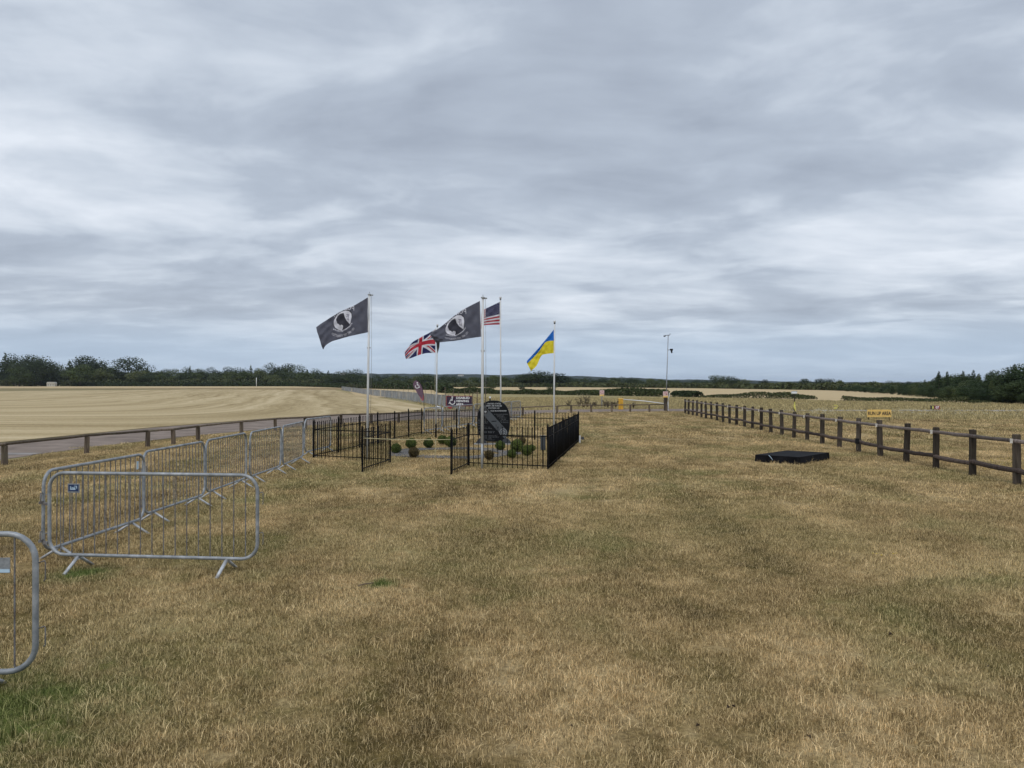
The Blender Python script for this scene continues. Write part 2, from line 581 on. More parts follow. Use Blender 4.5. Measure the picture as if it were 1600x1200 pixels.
M['plinth'] = simple('pale_stone_plinth', (.30, .30, .29), .8, 0, var=.2, scale=20)
M['letter'] = simple('etched_white_lettering', (.50, .52, .54), .7, 0, var=.05)
M['letter2'] = simple('faint_etched_lettering', (.16, .17, .18), .7, 0, var=.05)
M['navy'] = simple('navy_print', (.012, .016, .06), .6, var=.1)
M['plum'] = simple('dark_plum_banner_cloth', (.035, .018, .045), .7, var=.15, scale=6)
M['red'] = simple('red_print', (.42, .025, .03), .6, var=.1)
M['plum2'] = simple('faded_plum_flag_cloth', (.15, .085, .125), .7, var=.15, scale=6)
M['pink'] = simple('faded_red_edge', (.42, .10, .12), .7, var=.1)
M['white'] = simple('white_paint', (.78, .79, .80), .5, var=.04)
M['yellow'] = simple('yellow_box_paint', (.66, .36, .035), .45, var=.15, scale=5)
M['signyellow'] = simple('faded_yellow_board', (.82, .55, .17), .55, var=.08, scale=7)
M['limeyellow'] = simple('pale_yellow_board', (.72, .66, .16), .55, var=.1, scale=7)
M['black'] = simple('black_lettering', (.02, .02, .02), .6, var=.1)
M['signred'] = simple('sign_red', (.30, .02, .025), .5, var=.1)
M['signpink'] = simple('pale_warning_board', (.68, .50, .48), .6, var=.1, scale=30)
M['blueplate'] = simple('blue_maker_plate', (.012, .035, .11), .4, var=.15)
M['greyplate'] = simple('grey_metal_plate', (.30, .32, .34), .5, .3, var=.15, scale=30)
M['sticker'] = simple('pale_blue_sticker', (.50, .66, .80), .5, var=.05)
M['rope'] = simple('yellowed_rope', (.55, .50, .30), .8, var=.1)
M['slate'] = simple('slate_chippings', (.17, .165, .16), .9, var=.4, scale=30, coords='W')
M['platform'] = simple('black_felt_cover', (.008, .008, .010), .8, var=.35, scale=4, bump=.002, spec=.12)
M['box'] = simple('dark_grey_box', (.055, .065, .075), .6, var=.15)
M['leaf'] = mat_leaf('broad_leaf', (.034, .050, .018), (.068, .092, .028), (.115, .130, .048))
M['leafdark'] = mat_leaf('dark_leaf', (.022, .036, .017), (.042, .060, .025), (.075, .096, .036))
M['conif'] = mat_leaf('conifer_needle', (.024, .042, .018), (.048, .072, .028), (.088, .110, .040))
M['hedge'] = mat_leaf('hedge_leaf', (.030, .045, .018), (.055, .072, .027), (.090, .098, .042))
M['box_leaf'] = mat_leaf('topiary_leaf', (.060, .085, .020), (.085, .115, .026), (.110, .140, .034))
M['box_brown'] = mat_leaf('browned_topiary_leaf', (.070, .058, .024), (.095, .072, .030), (.125, .092, .036))
M['bark'] = simple('bark', (.06, .048, .036), .9, var=.3, scale=3, stretch=(1, 1, .3))
M['hill'] = simple('wooded_hill', (.022, .036, .026), .95, var=.35, scale=.05, coords='W', spec=.05)
M['farwall'] = simple('pale_render', (.55, .53, .48), .8, var=.08)
M['farroof'] = simple('grey_roof', (.22, .20, .19), .8, var=.1)
M['weed'] = simple('dry_weed', (.10, .075, .045), .9, var=.3)
M['flowerw'] = simple('white_petals', (.72, .72, .60), .8, var=.05)
M['flowery'] = simple('yellow_petals', (.70, .52, .05), .8, var=.05)
M['copper'] = simple('dead_leaf', (.06, .035, .022), .9, var=.3)


# ------------------------------------------------------------------ terrain sheets
def T(y):
    return 0.0 if y < 150 else (0.8 * (y - 150) / 250 if y < 400 else 0.8)


def sheet(name, poly, mat, off):
    """flat polygon cut where the terrain breaks; follows T"""
    import bmesh
    bm = bmesh.new()
    bm.faces.new([bm.verts.new((x, y, 0)) for x, y in poly])
    for yb in (150, 400):
        bmesh.ops.bisect_plane(bm, geom=bm.verts[:] + bm.edges[:] + bm.faces[:], plane_co=(0, yb, 0), plane_no=(0, 1, 0))
    bmesh.ops.triangulate(bm, faces=bm.faces[:])
    for v in bm.verts:
        v.co.z = T(v.co.y) + off
    bm.normal_update()
    for f in bm.faces:
        if f.normal.z < 0:
            f.normal_flip()
    me = bpy.data.meshes.new(name)
    bm.to_mesh(me); bm.free()
    me.materials.append(mat)
    o = link(name, me)
    tag(o, kind='structure')
    return o


KNEE = [(-12.9, 13.6), (-12.9, 16.6), (-12.8, 19.4), (-12.5, 22.6), (-11.8, 24.9), (-11.35, 25.8), (-11.3, 27.7), (-10.9, 31.0), (-10.3, 33.5), (-9.4, 35.0),
        (-8.5, 38.3), (-7.1, 38.8), (-5.9, 40.0), (-4.8, 42.0), (-3.26, 43.5), (-1.7, 46.0), (.7, 50.0), (3.1, 53.0),
        (4.2, 54.5), (5.7, 55.3), (7.2, 55.5), (8.6, 56.0), (10.07, 56.3), (11.5, 57.2)]
ground = sheet('ground', [(-4000, -300), (4000, -300), (4000, 6000), (-4000, 6000)], M['wild'], 0.0)
lawn_poly = [(-13.6, -12), (-13.5, 25), (-12.6, 30), (-10.9, 35.6), (-8.6, 40.4), (-5.6, 43.4), (-1.6, 48.4), (2.8, 54.3), (8, 56.6), (15, 57.6),
             (16, 46), (40, 42), (80, 40), (80, -12)]
lawn = sheet('lawn_ground', lawn_poly, M['lawn'], 0.006)
track = sheet('track', [(-15, -10), (-14.2, 10), (-13.6, 25), (-12.7, 30), (-11.0, 35.6), (-8.7, 40.4), (-5.7, 43.4), (-1.7, 48.4), (2.8, 54.5), (8, 56.9), (15, 58.0),
                        (15, 63.2), (7, 62.4), (-1, 59), (-8.5, 54), (-14, 46), (-16.7, 36), (-17.9, 25), (-19.2, 10), (-20, -10)], M['asphalt'], 0.012)
runway = sheet('runway', [(15, 58.2), (26, 57.6), (60, 55), (150, 50), (150, 60), (60, 60.2), (26, 60.4), (15, 61)], M['runway'], 0.010)
FL = [(-3.6, 58.5), (-6.2, 68), (-12, 91), (-25, 137), (-51, 230)]
stub = sheet('stubble_field', [(-20.2, -10), (-19.4, 10), (-18.1, 25), (-16.9, 36), (-14.2, 46.4), (-8.8, 54.6), (-5.2, 57.5), (-7.4, 68), (-13.4, 91), (-26.6, 137), (-53, 230),
                               (-66, 282), (-92, 262), (-133, 203), (-500, 190), (-500, -10)], M['stubble'], 0.02)
margin = sheet('field_margin', [(-700, 190), (-500, 186), (-133, 202), (-92, 261), (-65, 281), (-57, 315), (-100, 296), (-195, 288), (-700, 284)], M['edge'], 0.03)
palef = sheet('far_pale_field', [(-900, 276), (-195, 286), (-90, 298), (-56, 318), (-50, 232), (-28, 138), (-20, 112), (-12, 150), (-16, 170), (-22, 225), (-45, 262), (-112, 402), (-400, 425), (-900, 430)], M['pale'], 0.04)
HEDGE1 = [(-14, 166), (5, 150), (14, 140), (25, 125), (31, 117), (38, 110)]
HEDGE1B = [(33, 101), (37.5, 95.5)]
HEDGE2 = [(39.5, 92), (44, 87.5), (48.6, 82)]
ripe = sheet('ripe_field', [(-13, 170), (6, 153), (15, 143), (26, 128), (32, 120.5), (38.5, 113), (36, 101), (39, 91), (44.6, 87), (49, 82.5), (60, 104), (66, 128), (76, 152), (92, 182), (91, 225), (70, 287), (26, 342), (-36, 350), (-32, 260)], M['pale'], 0.03)
mead = sheet('mown_strip', [(-1, 66), (13, 65.5), (13, 72), (60, 66), (60, 70), (14, 82), (-6, 92)], M['edge'], 0.008)


# ------------------------------------------------------------------ vegetation meshes
def quad_cloud_mesh(name, P, N, size, mat, seed, aspect=1.0, tint=None):
    rg = np.random.default_rng(seed)
    n = len(P)
    N = N / np.maximum(np.linalg.norm(N, axis=1, keepdims=True), 1e-6)
    ref = rg.normal(size=(n, 3))
    A = np.cross(N, ref); A /= np.maximum(np.linalg.norm(A, axis=1, keepdims=True), 1e-6)
    B = np.cross(N, A)
    s = (size * rg.uniform(.6, 1.3, n))[:, None]
    co = np.stack([P - A * s - B * s * .35 * aspect, P + A * s * .2 - B * s * aspect, P + A * s + B * s * .3 * aspect, P - A * s * .1 + B * s * aspect], axis=1).reshape(-1, 3)
    me = bpy.data.meshes.new(name)
    me.vertices.add(4 * n); me.loops.add(4 * n); me.polygons.add(n)
    me.vertices.foreach_set('co', co.astype(np.float32).ravel())
    me.loops.foreach_set('vertex_index', np.arange(4 * n, dtype=np.int32))
    me.polygons.foreach_set('loop_start', np.arange(0, 4 * n, 4, dtype=np.int32))
    me.update(calc_edges=True)
    a = me.attributes.new('tint', 'FLOAT', 'FACE')
    a.data.foreach_set('value', (rg.uniform(0, 1, n) if tint is None else tint).astype(np.float32))
    me.materials.append(mat)
    return me


def crown_points(lobes, n, seed, shell=.45):
    rg = np.random.default_rng(seed)
    vol = np.array([l[3] * l[4] * l[5] for l in lobes]) ** (2 / 3)
    idx = rg.choice(len(lobes), n, p=vol / vol.sum())
    L = np.array(lobes)[idx]
    d = rg.normal(size=(n, 3)); d /= np.linalg.norm(d, axis=1, keepdims=True)
    r = (shell + (1.06 - shell) * rg.uniform(0, 1, n) ** .6)[:, None]
    P = L[:, :3] + d * r * L[:, 3:6]
    N = d / L[:, 3:6] / np.linalg.norm(d / L[:, 3:6], axis=1, keepdims=True) + rg.normal(size=(n, 3)) * .42 + np.array([0, 0, .15])
    return P, N, d


def broad_lobes(seed, w=.36, low=.12, top=1.0, k=16, flat=1.0):
    r = random.Random(seed)
    c = (low + top) / 2
    hz = (top - low) / 2
    L = [(0, 0, c, w * .72, w * .72, hz * .8)]
    for i in range(k):
        a = r.uniform(0, 6.283); e = math.asin(r.uniform(-.85, 1))
        x = math.cos(a) * math.cos(e) * w * .74; y = math.sin(a) * math.cos(e) * w * .74
        z = c + math.sin(e) * hz * .74
        s = r.uniform(.10, .19) * (w / .36)
        L.append((x, y, z, s, s, s * .8 * flat))
    return L


def conifer_lobes(seed, w=.2):
    r = random.Random(seed)
    L = []
    for i in range(26):
        z = .06 + .9 * (i / 25)
        rad = w * (1.02 - z) ** .8 + .012
        for j in range(3):
            a = r.uniform(0, 6.283)
            L.append((math.cos(a) * rad * .55, math.sin(a) * rad * .55, z + r.uniform(-.02, .02), rad * .55, rad * .55, .035))
    return L


def trunk_mb(seed, h=.6, r0=.022, limbs=5):
    r = random.Random(seed)
    m = MB()
    m.tube([(0, 0, -.02), (.004, 0, h * .4), (-.004, .005, h)], [r0, r0 * .75, r0 * .3], 7)
    for i in range(limbs):
        a = r.uniform(0, 6.283); z = h * r.uniform(.3, .8); l = r.uniform(.1, .22)
        m.tube([(0, 0, z), (math.cos(a) * l * .5, math.sin(a) * l * .5, z + l * .5), (math.cos(a) * l, math.sin(a) * l, z + l * .8)], [r0 * .4, r0 * .25, r0 * .1], 5)
    return m


NLEAF = 3000
TREES = {}
def add_kind(key, lobes, mat, trunk, n=NLEAF, size=.0195, shell=.4):
    P, N, d = crown_points(lobes, n, hash(key) % 9999 if False else sum(map(ord, key)) * 7, shell)
    tint = np.clip(.5 + .35 * d[:, 2] + np.random.default_rng(3).normal(0, .22, n), 0, 1)
    tint = np.random.default_rng(5).uniform(0, 1, n)
    TREES[key] = (quad_cloud_mesh('crown', P, N, size, mat, sum(map(ord, key))), trunk.mesh('trunk', M['bark']))


for i in range(4):
    add_kind(f'round{i}', broad_lobes(10 + i, w=.42 + .05 * (i % 2), low=.05 + .04 * i), M['leaf'], trunk_mb(i))
for i in range(3):
    add_kind(f'dark{i}', broad_lobes(30 + i, w=.5, low=.02), M['leafdark'], trunk_mb(20 + i))
for i in range(2):
    add_kind(f'oak{i}', broad_lobes(50 + i, w=.55, low=.3, k=13, flat=.8), M['leafdark'], trunk_mb(40 + i, h=.7, r0=.03, limbs=7), n=2400, shell=.55)
for i in range(3):
    add_kind(f'conif{i}', conifer_lobes(60 + i, w=.24 - .03 * i), M['conif'], trunk_mb(60 + i, h=.9, r0=.014, limbs=0), n=1900, size=.017, shell=.2)
for i in range(2):
    add_kind(f'near{i}', broad_lobes(70 + i, w=.42, low=.0, k=26), M['conif'], trunk_mb(70 + i), n=6500, size=.0135, shell=.5)
for i in range(2):
    add_kind(f'nearc{i}', conifer_lobes(80 + i, w=.26), M['conif'], trunk_mb(80 + i, h=.9, r0=.014, limbs=0), n=4200, size=.012, shell=.2)


LAND = [(-999, 'at the far left edge'), (60, 'around the pale barn at left'), (150, 'left of the long barrier row'), (320, 'above the receding barrier row'), (495, 'behind the left black flag pole'), (600, 'behind the teardrop flag'),
        (700, 'between the two front flagpoles'), (790, 'behind the blue and yellow flag pole'), (900, 'left of the camera mast'), (1045, 'just right of the camera mast'), (1160, 'left of the white camera pole'),
        (1245, 'right of the white camera pole'), (1350, 'above the yellow sign'), (1440, 'above the small red marker board'), (1510, 'above the right rail fence'), (1590, 'at the right photo edge')]


def seg_label(label, x, y):
    px = 800 + F * x / y
    return label + ', ' + [t for p, t in LAND if p <= px][-1]


def tree(key, x, y, h, label, group=None, w=1.0, name='tree', z=None):
    if group: label = seg_label(label, x, y)
    e = empty(name, (x, y, (T(y) if z is None else z) - .05), rnd.uniform(0, 6.28), label, 'tree', group)
    c, tr = TREES[key]
    a = link('crown', c, e); a.scale = (h * w, h * w, h)
    b = link('trunk', tr, e); b.scale = (h, h, h)
    return e


def ptree(px, ytop, Y, key, label, group=None, w=1.0, base=None, name='tree'):
    x = at(px, Y)
    zt = H + (600 - ytop) * Y / F
    h = (zt - T(Y)) / .97
    return tree(key, x, Y, h, label, group, w, name)


# far left wood: individually placed crowns read off the skyline
TL = [(8, 552, 300, 'conif0', .9), (22, 557, 300, 'dark0', 1), (45, 556, 290, 'oak0', 1), (57, 556, 285, 'dark1', 1.15), (64, 560, 285, 'dark0', 1.1), (30, 572, 270, 'round0', 1.2),
      (88, 566, 300, 'dark2', .9), (108, 563, 310, 'conif1', 1.1), (125, 572, 280, 'round1', 1.4), (120, 563, 330, 'dark0', 1), (141, 557.5, 300, 'dark1', 1.2), (146, 559, 305, 'dark2', 1.1),
      (160, 577, 290, 'round2', 1.3), (178, 578, 300, 'dark2', 1.3), (205, 561, 300, 'oak1', 1.15), (215, 578, 290, 'round3', 1.3), (231, 572, 330, 'conif2', .7),
      (232, 582, 290, 'dark0', 1.4), (255, 577, 330, 'dark1', 1.2), (275, 576, 320, 'round0', 1.2), (296, 575, 330, 'dark2', 1.1), (297, 572, 350, 'conif0', .7),
      (310, 578, 310, 'round1', 1.3), (330, 576, 330, 'dark0', 1.2), (360, 574, 320, 'dark1', 1.15), (375, 575, 330, 'dark2', 1.2), (392, 571, 340, 'conif1', .9),
      (402, 577, 310, 'round2', 1.3), (425, 570, 335, 'dark0', 1.3), (445, 569, 340, 'dark1', 1.3), (462, 571, 335, 'dark2', 1.3), (425, 585, 290, 'round3', 1.4),
      (480, 577, 340, 'conif2', 1.3), (495, 578, 345, 'dark0', 1.3), (513, 579, 350, 'conif0', 1.1), (530, 581, 355, 'dark1', 1.4), (548, 583, 360, 'round0', 1.4), (565, 585, 365, 'dark2', 1.5)]
for i, (px, yt, Y, k, w) in enumerate(TL):
    lab, grp = 'dark green tree in the wood edge', 'trees of the wood beyond the stubble field'
    if px in (205,): lab, grp = 'wide spreading dark oak standing above the wood at far left', None
    if px == 141: lab, grp = 'tall rounded dark tree humped above the wood at far left', None
    ptree(px, yt, Y * 1.42, k, lab, grp, w * 1.05)
# understory and second row
for i in range(42):
    px = -30 + i * 14.6 + rnd.uniform(-4, 4)
    yt = 580 + rnd.uniform(-3, 8)
    if px < 200: yt -= 4
    ptree(px, yt, 425 + rnd.uniform(-8, 30), rnd.choice(['round0', 'round1', 'round2', 'dark0', 'dark1', 'dark2']),
          'low green tree at the wood foot', 'low trees along the foot of the far left wood', 1.55)
for i in range(4):
    ptree(-25 - i * 14, 556 + rnd.uniform(-4, 8), 440, rnd.choice(['dark0', 'dark1', 'round1']), 'dark green tree in the wood edge', 'trees of the wood beyond the stubble field', 1.3)

# middle tree belt
def belt_y(px):
    return float(np.interp(px, [400, 500, 560, 900, 1100, 1300, 1440], [415, 405, 352, 348, 291, 228, 188]))



for i in range(60):
    px = 560 + i * 14.7 + rnd.uniform(-4, 4)
    base = np.interp(px, [560, 700, 850, 1000, 1100, 1250, 1450], [584.5, 587.5, 589, 591, 594.5, 598, 601])
    ptree(px, base + rnd.uniform(-1.2, 3.5), belt_y(px) * rnd.uniform(1.02, 1.12), rnd.choice(['round0', 'round1', 'round3', 'dark0', 'dark1', 'dark2']),
          'dark tree in the horizon belt', 'trees of the belt beyond the ripe field', rnd.uniform(1.5, 2.1))
for i in range(40):
    px = 566 + i * 22 + rnd.uniform(-7, 7)
    ptree(px, 595.5 + rnd.uniform(-2, 2) + max(0, (px - 1050) * .026), belt_y(px) * rnd.uniform(1.0, 1.02), rnd.choice(['dark0', 'dark1', 'dark2', 'round0']),
          'low bushy tree below the belt', 'bushy trees at the foot of the horizon belt', 2.0)
for px, yt, Y, k, w, lab in [(847, 580.5, 330, 'dark0', 3.1, 'broad domed tree clump behind the blue and yellow flag'), (865, 583.5, 330, 'dark1', 2.8, None), (829, 585, 330, 'round1', 2.8, None),
                             (663, 584, 380, 'dark2', 1.6, 'rounded dark tree on the horizon behind the teardrop flag'),
                             (1124, 584.5, 380, 'oak0', 1.35, 'tallest spreading oak on the horizon to the right of the mast'), (1143, 589, 385, 'dark0', 1.7, 'smaller dark tree touching the tallest horizon oak'),
                             (1163, 592, 385, 'round0', 1.6, None), (1193, 593, 385, 'dark1', 1.4, None), (1257, 592.5, 385, 'oak1', 1.3, 'pale topped tree on the horizon behind the camera pole'),
                             (1286, 590, 385, 'oak0', 1.5, 'wide domed tree on the horizon between two smaller trees'), (1309, 594, 385, 'round2', 1.6, None), (1336, 597, 385, 'round3', 1.6, None),
                             (1365, 595.5, 380, 'dark1', .9, 'small upright dark tree on the horizon left of the plantation'), (1393, 595, 300, 'dark2', 1.5, None), (1405, 597, 290, 'dark0', 1.5, None), (1418, 596, 270, 'dark1', 1.4, None)]:
    ptree(px, yt, belt_y(px) * 1.01, k, lab or 'taller tree in the horizon belt', None if lab else 'taller trees rising from the horizon belt', w)
for px, yt, yb, k, lab in [(766, 596, 612, 'dark0', 'dark round bush tree in the hedge between the two front flagpoles'), (815.5, 601, 611, 'dark1', 'low round bush in the ripe field left of the blue and yellow flag'),
                           (860, 598, 613, 'dark2', 'dark hawthorn standing in the hedge right under the domed clump')]:
    Y = 2464 / (yb - 600)
    ptree(px, yt, Y, k, lab, None, 1.3)

# young plantation on the right
edge = [(50.5, 74), (51.3, 85), (54, 94), (57.6, 103), (62, 116), (67, 130), (73, 150), (82, 185), (96, 240)]
prof_x = [1385, 1420, 1450, 1467, 1475, 1480, 1492, 1505, 1521, 1540, 1557, 1575, 1586, 1600, 1700]
prof_y = [600, 597, 592, 583, 589, 583, 590, 582, 581, 586, 580, 581, 571, 569, 560]
cnt = 0
for i in range(len(edge) - 1):
    (xa, ya), (xb, yb) = edge[i], edge[i + 1]
    L = math.hypot(xb - xa, yb - ya)
    step = 1.9 + i * .34
    for j in range(int(L / step)):
        f = j * step / L
        for row in range(3):
            x = xa + (xb - xa) * f + 1.0 + row * (1.5 + .2 * i) + rnd.uniform(-.4, .4)
            y = ya + (yb - ya) * f + rnd.uniform(-.4, .4)
            px = 800 + F * x / y
            if px > 1680: continue
            yt = np.interp(px, prof_x, prof_y)
            ht = (H + (600 - yt) * y / F)
            if row == 0: ht *= rnd.uniform(.50, .66)
            elif row == 1: ht *= rnd.uniform(.68, .9)
            else: ht *= rnd.uniform(.84, 1.04)
            con = rnd.random() < (.1, .3, .55)[row]
            k = rnd.choice(['nearc0', 'nearc1']) if con else rnd.choice(['near0', 'near1'])
            lab = ('bushy tree on the plantation front edge', 'trees along the front edge of the right plantation') if row == 0 else \
                ('spiky conifer inside the plantation', 'young conifers of the right plantation') if con else ('leafy tree inside the plantation', 'leafy trees inside the right plantation')
            tree(k, x, y, ht, lab[0], lab[1], 1.25 if con else rnd.uniform(1.35, 1.8), 'conifer' if con else 'tree')
            cnt += 1
for px, yt, lab in [(1467, 580, 'pointed conifer, first of the tall tips on the plantation skyline'), (1480, 580.3, 'pointed conifer, second of the tall tips on the plantation skyline'), (1505, 579.5, 'broader conifer in the middle of the plantation skyline'),
                    (1521, 578, 'narrow conifer just right of the middle of the plantation skyline'), (1586, 569, 'tallest conifer near the right edge of the photo')]:
    Y = float(np.interp(px, [1400, 1600], [122, 82]))
    ptree(px, yt, Y, 'nearc0', lab, None, .8, name='conifer')
ptree(1557, 578.5, 92, 'near1', 'round pale topped tree on the plantation skyline', None, .9)


# hedges
def hedge(pts, h, w, label, seed, n_per_m=150, size=.10, z0=0.0, bumps=.35, mat='hedge'):
    rg = np.random.default_rng(seed)
    P = []; C = []
    base = Vector((pts[0][0], pts[0][1], 0))
    for (xa, ya), (xb, yb) in zip(pts[:-1], pts[1:]):
        L = math.hypot(xb - xa, yb - ya)
        n = int(L * n_per_m)
        f = rg.uniform(0, 1, n)
        s = (xa + (xb - xa) * f) * 1.3 + (ya + (yb - ya) * f) * .7
        hh = h * (1 + bumps * (np.sin(s * .8 + seed) * .5 + np.sin(s * .31 + 2 * seed) * .5 + np.sin(s * 2.3) * .22))
        a = rg.uniform(0, math.pi, n)
        rr = .55 + .5 * rg.uniform(0, 1, n) ** .5
        nx, ny = (yb - ya) / L, -(xb - xa) / L
        off = np.cos(a) * rr * w / 2
        z = np.sin(a) ** .7 * rr * hh
        y = ya + (yb - ya) * f + ny * off
        tz = np.array([T(v) for v in y])
        P.append(np.stack([xa + (xb - xa) * f + nx * off - base.x, y - base.y, z + tz], 1))
    P = np.concatenate(P)
    N = rg.normal(size=P.shape) + np.array([0, -.3, .4])
    me = quad_cloud_mesh('hedge', P, N, size, M[mat], seed)
    o = link('hedge', me, None, (base.x, base.y, 0))
    return tag(o, label, 'hedge')


hedge(HEDGE1[:4], .95, 2.2, 'long dark hedge running behind the flagpoles to the mast', 1, 330, .12)
hedge([(26.4, 124), (28.6, 118.5)], 1.15, 2.4, 'bushy dark hedge section with a spiky end just right of the mast', 2, 330, .12)
hedge([(28.8, 117.5), (37, 109.5), (39.4, 100.6)], .6, 1.4, 'low hedge stretch behind the white topped camera pole', 3, 260, .08, bumps=.6)
hedge(HEDGE2, .50, 1.2, 'low ragged hedge in the field behind the yellow sign', 4, 300, .07, bumps=.7)
hedge([(48.6, 82), (56, 79.5)], .28, .9, 'thin low hedge tail running up to the plantation', 5, 260, .06, bumps=.6)
hedge([(-112, 400), (-76, 330), (-44, 262), (-21, 224), (-14.5, 170)], 1.7, 3.5, 'tall clipped dark hedge across the far end of the stubble field', 6, 110, .3, bumps=.12)
hedge([(-230, 404), (-112, 400)], 2.0, 4, 'dark hedge in front of the far left wood', 7, 120, .3, bumps=.1)
hedge([(-60, 352), (-10, 346), (27, 343), (71, 288), (92, 226), (93, 184)], 1.7, 5, 'continuous dark undergrowth below the horizon tree belt', 8, 60, .5, bumps=.2)
hedge([(-420, 418), (-250, 412), (-140, 408), (-100, 408)], 3.4, 5, 'dark undergrowth at the foot of the far left wood', 9, 60, .5, bumps=.2)


# wooded hills on the horizon
def hill(name, x0, x1, Y, ztops, seed, mat):
    rg = random.Random(seed)
    m = MB(); n = 300
    vs = []
    for i in range(n + 1):
        f = i / n; x = x0 + (x1 - x0) * f
        z = np.interp(f, [k / (len(ztops) - 1) for k in range(len(ztops))], ztops)
        z += rg.uniform(-1, 1.2) + .8 * math.sin(i * .7)
        vs += [(x, Y - 350, .5), (x, Y - 150, z * .55), (x, Y, z), (x, Y + 300, z * .8), (x, Y + 900, .2)]
    fs = []
    for i in range(n):
        for k in range(4):
            a = i * 5 + k
            fs.append((a, a + 5, a + 6, a + 1))
    m.add(vs, fs, False)
    o = m.build(name, mat)
    tag(o, kind='structure')
    return o


hill('wooded_hills', -1500, 2300, 1500, [16, 17, 17, 17, 16, 14, 10, 4, 3, 3, 3, 3, 3, 3], 4, M['hill'])
hill('distant_ridge', -2600, 3200, 2400, [36, 36, 36, 37, 36, 34, 30, 16, 8, 6, 5, 5, 5, 5], 5, M['hill'])


# tiny far buildings
def far_building(px, ytop, w_px, Y, h, label, roof='farroof', gable=True):
    x = at(px, Y); w = w_px / F * Y
    ztop = H + (600 - ytop) * Y / F
    e = empty('far_building', (x, Y, ztop - h), 0.1, label, 'building')
    MB().box((0, 0, h * .34), (w, w * .6, h * .68)).build('wall', M['farwall'], e)
    if gable:
        MB().prism([(-w * .52, h * .68), (w * .52, h * .68), (w * .4, h), (-w * .4, h)], -w * .34, w * .34).build('roof', M[roof], e)
    else:
        MB().box((0, 0, h * .84), (w * 1.04, w * .64, h * .32)).build('roof', M[roof], e)
    wn = MB()
    for k in range(3):
        wn = MB().box((-w * .3 + k * w * .3, -w * .3 - .03, h * .36), (w * .08, .06, h * .2))
        wn.build('window', M['dark'], e)
    return e


far_building(81, 596.8, 12, 402, 2.4, 'low pale barn in front of the wood at far left', 'farwall')
far_building(536, 582.3, 8, 1440, 4.5, 'small pale building on the wooded hill left of the front flagpole', gable=False)
far_building(720, 584.5, 8.5, 1440, 4.0, 'flat pale building on the wooded hill between two flagpoles', gable=False)
far_building(1321, 607.4, 15, 219, .5, 'long low pale shed along the far edge of the ripe field', 'farwall')
far_building(1387, 609.6, 14, 193, .45, 'pale low shed beside the plantation corner', 'farwall')
p_ = MB(); p_.tube([(0, 0, 0), (0, 0, 4.2)], .12, 6)
tag(p_.build('marker_post', M['white'], None, (at(418, 345), 330, T(330))), 'thin pale post in front of the wood behind the stubble field', 'post')


# ------------------------------------------------------------------ grass (instances over the lawn)
def blade_patch(name, n, size, hmin, hmax, w, mat, seed, lean=.6):
    rg = np.random.default_rng(seed)
    # blades in small tufts
    tuft = rg.uniform(-size / 2, size / 2, (max(1, n // 9), 2))
    ci = rg.integers(0, len(tuft), n)
    xy = tuft[ci] + rg.normal(0, .022 * size / .5, (n, 2))
    h = rg.uniform(hmin, hmax, n) * (1 + .35 * rg.normal(0, 1, n).clip(-1, 1.5))
    a = rg.uniform(0, 2 * np.pi, n)
    ln = np.abs(rg.normal(.35, lean * .75, n)).clip(0, 1.5)
    strag = rg.uniform(0, 1, n) < .04
    h = np.where(strag, h * 1.9, h); ln = np.where(strag, rg.uniform(.7, 1.4, n), ln)
    dx, dy = np.cos(a), np.sin(a)
    wa = rg.uniform(0, np.pi, n)
    ww = w * rg.uniform(.6, 1.3, n)
    wx, wy = np.cos(wa) * ww / 2, np.sin(wa) * ww / 2
    z0 = np.zeros(n) - .004
    sn, cs = np.sin(ln), np.cos(ln)
    b0 = np.stack([xy[:, 0] - wx, xy[:, 1] - wy, z0], 1)
    b1 = np.stack([xy[:, 0] + wx, xy[:, 1] + wy, z0], 1)
    m0x, m0y, mz = xy[:, 0] + dx * h * .45 * sn * .7, xy[:, 1] + dy * h * .45 * sn * .7, h * .55 * np.maximum(cs, .25)
    c0 = np.stack([m0x - wx * .7, m0y - wy * .7, mz], 1)
    c1 = np.stack([m0x + wx * .7, m0y + wy * .7, mz], 1)
    tp = np.stack([xy[:, 0] + dx * h * sn * 1.1, xy[:, 1] + dy * h * sn * 1.1, h * np.maximum(cs, .2) * .95], 1)
    co = np.stack([b0, b1, c1, c0, tp], 1).reshape(-1, 3)
    i = np.arange(n) * 5
    loops = np.stack([i, i + 1, i + 2, i + 3, i + 3, i + 2, i + 4], 1).ravel()
    ls = np.stack([np.arange(n) * 7, np.arange(n) * 7 + 4], 1).ravel()
    me = bpy.data.meshes.new(name)
    me.vertices.add(5 * n); me.loops.add(7 * n); me.polygons.add(2 * n)
    me.vertices.foreach_set('co', co.astype(np.float32).ravel())
    me.loops.foreach_set('vertex_index', loops.astype(np.int32))
    me.polygons.foreach_set('loop_start', ls.astype(np.int32))
    me.update(calc_edges=True)
    at_ = me.attributes.new('tint', 'FLOAT', 'FACE')
    tv = rg.uniform(0, 1, n); tv = np.where(strag, .8 + .2 * tv, tv)
    at_.data.foreach_set('value', np.repeat(tv, 2).astype(np.float32))
    me.materials.append(mat)
    return me


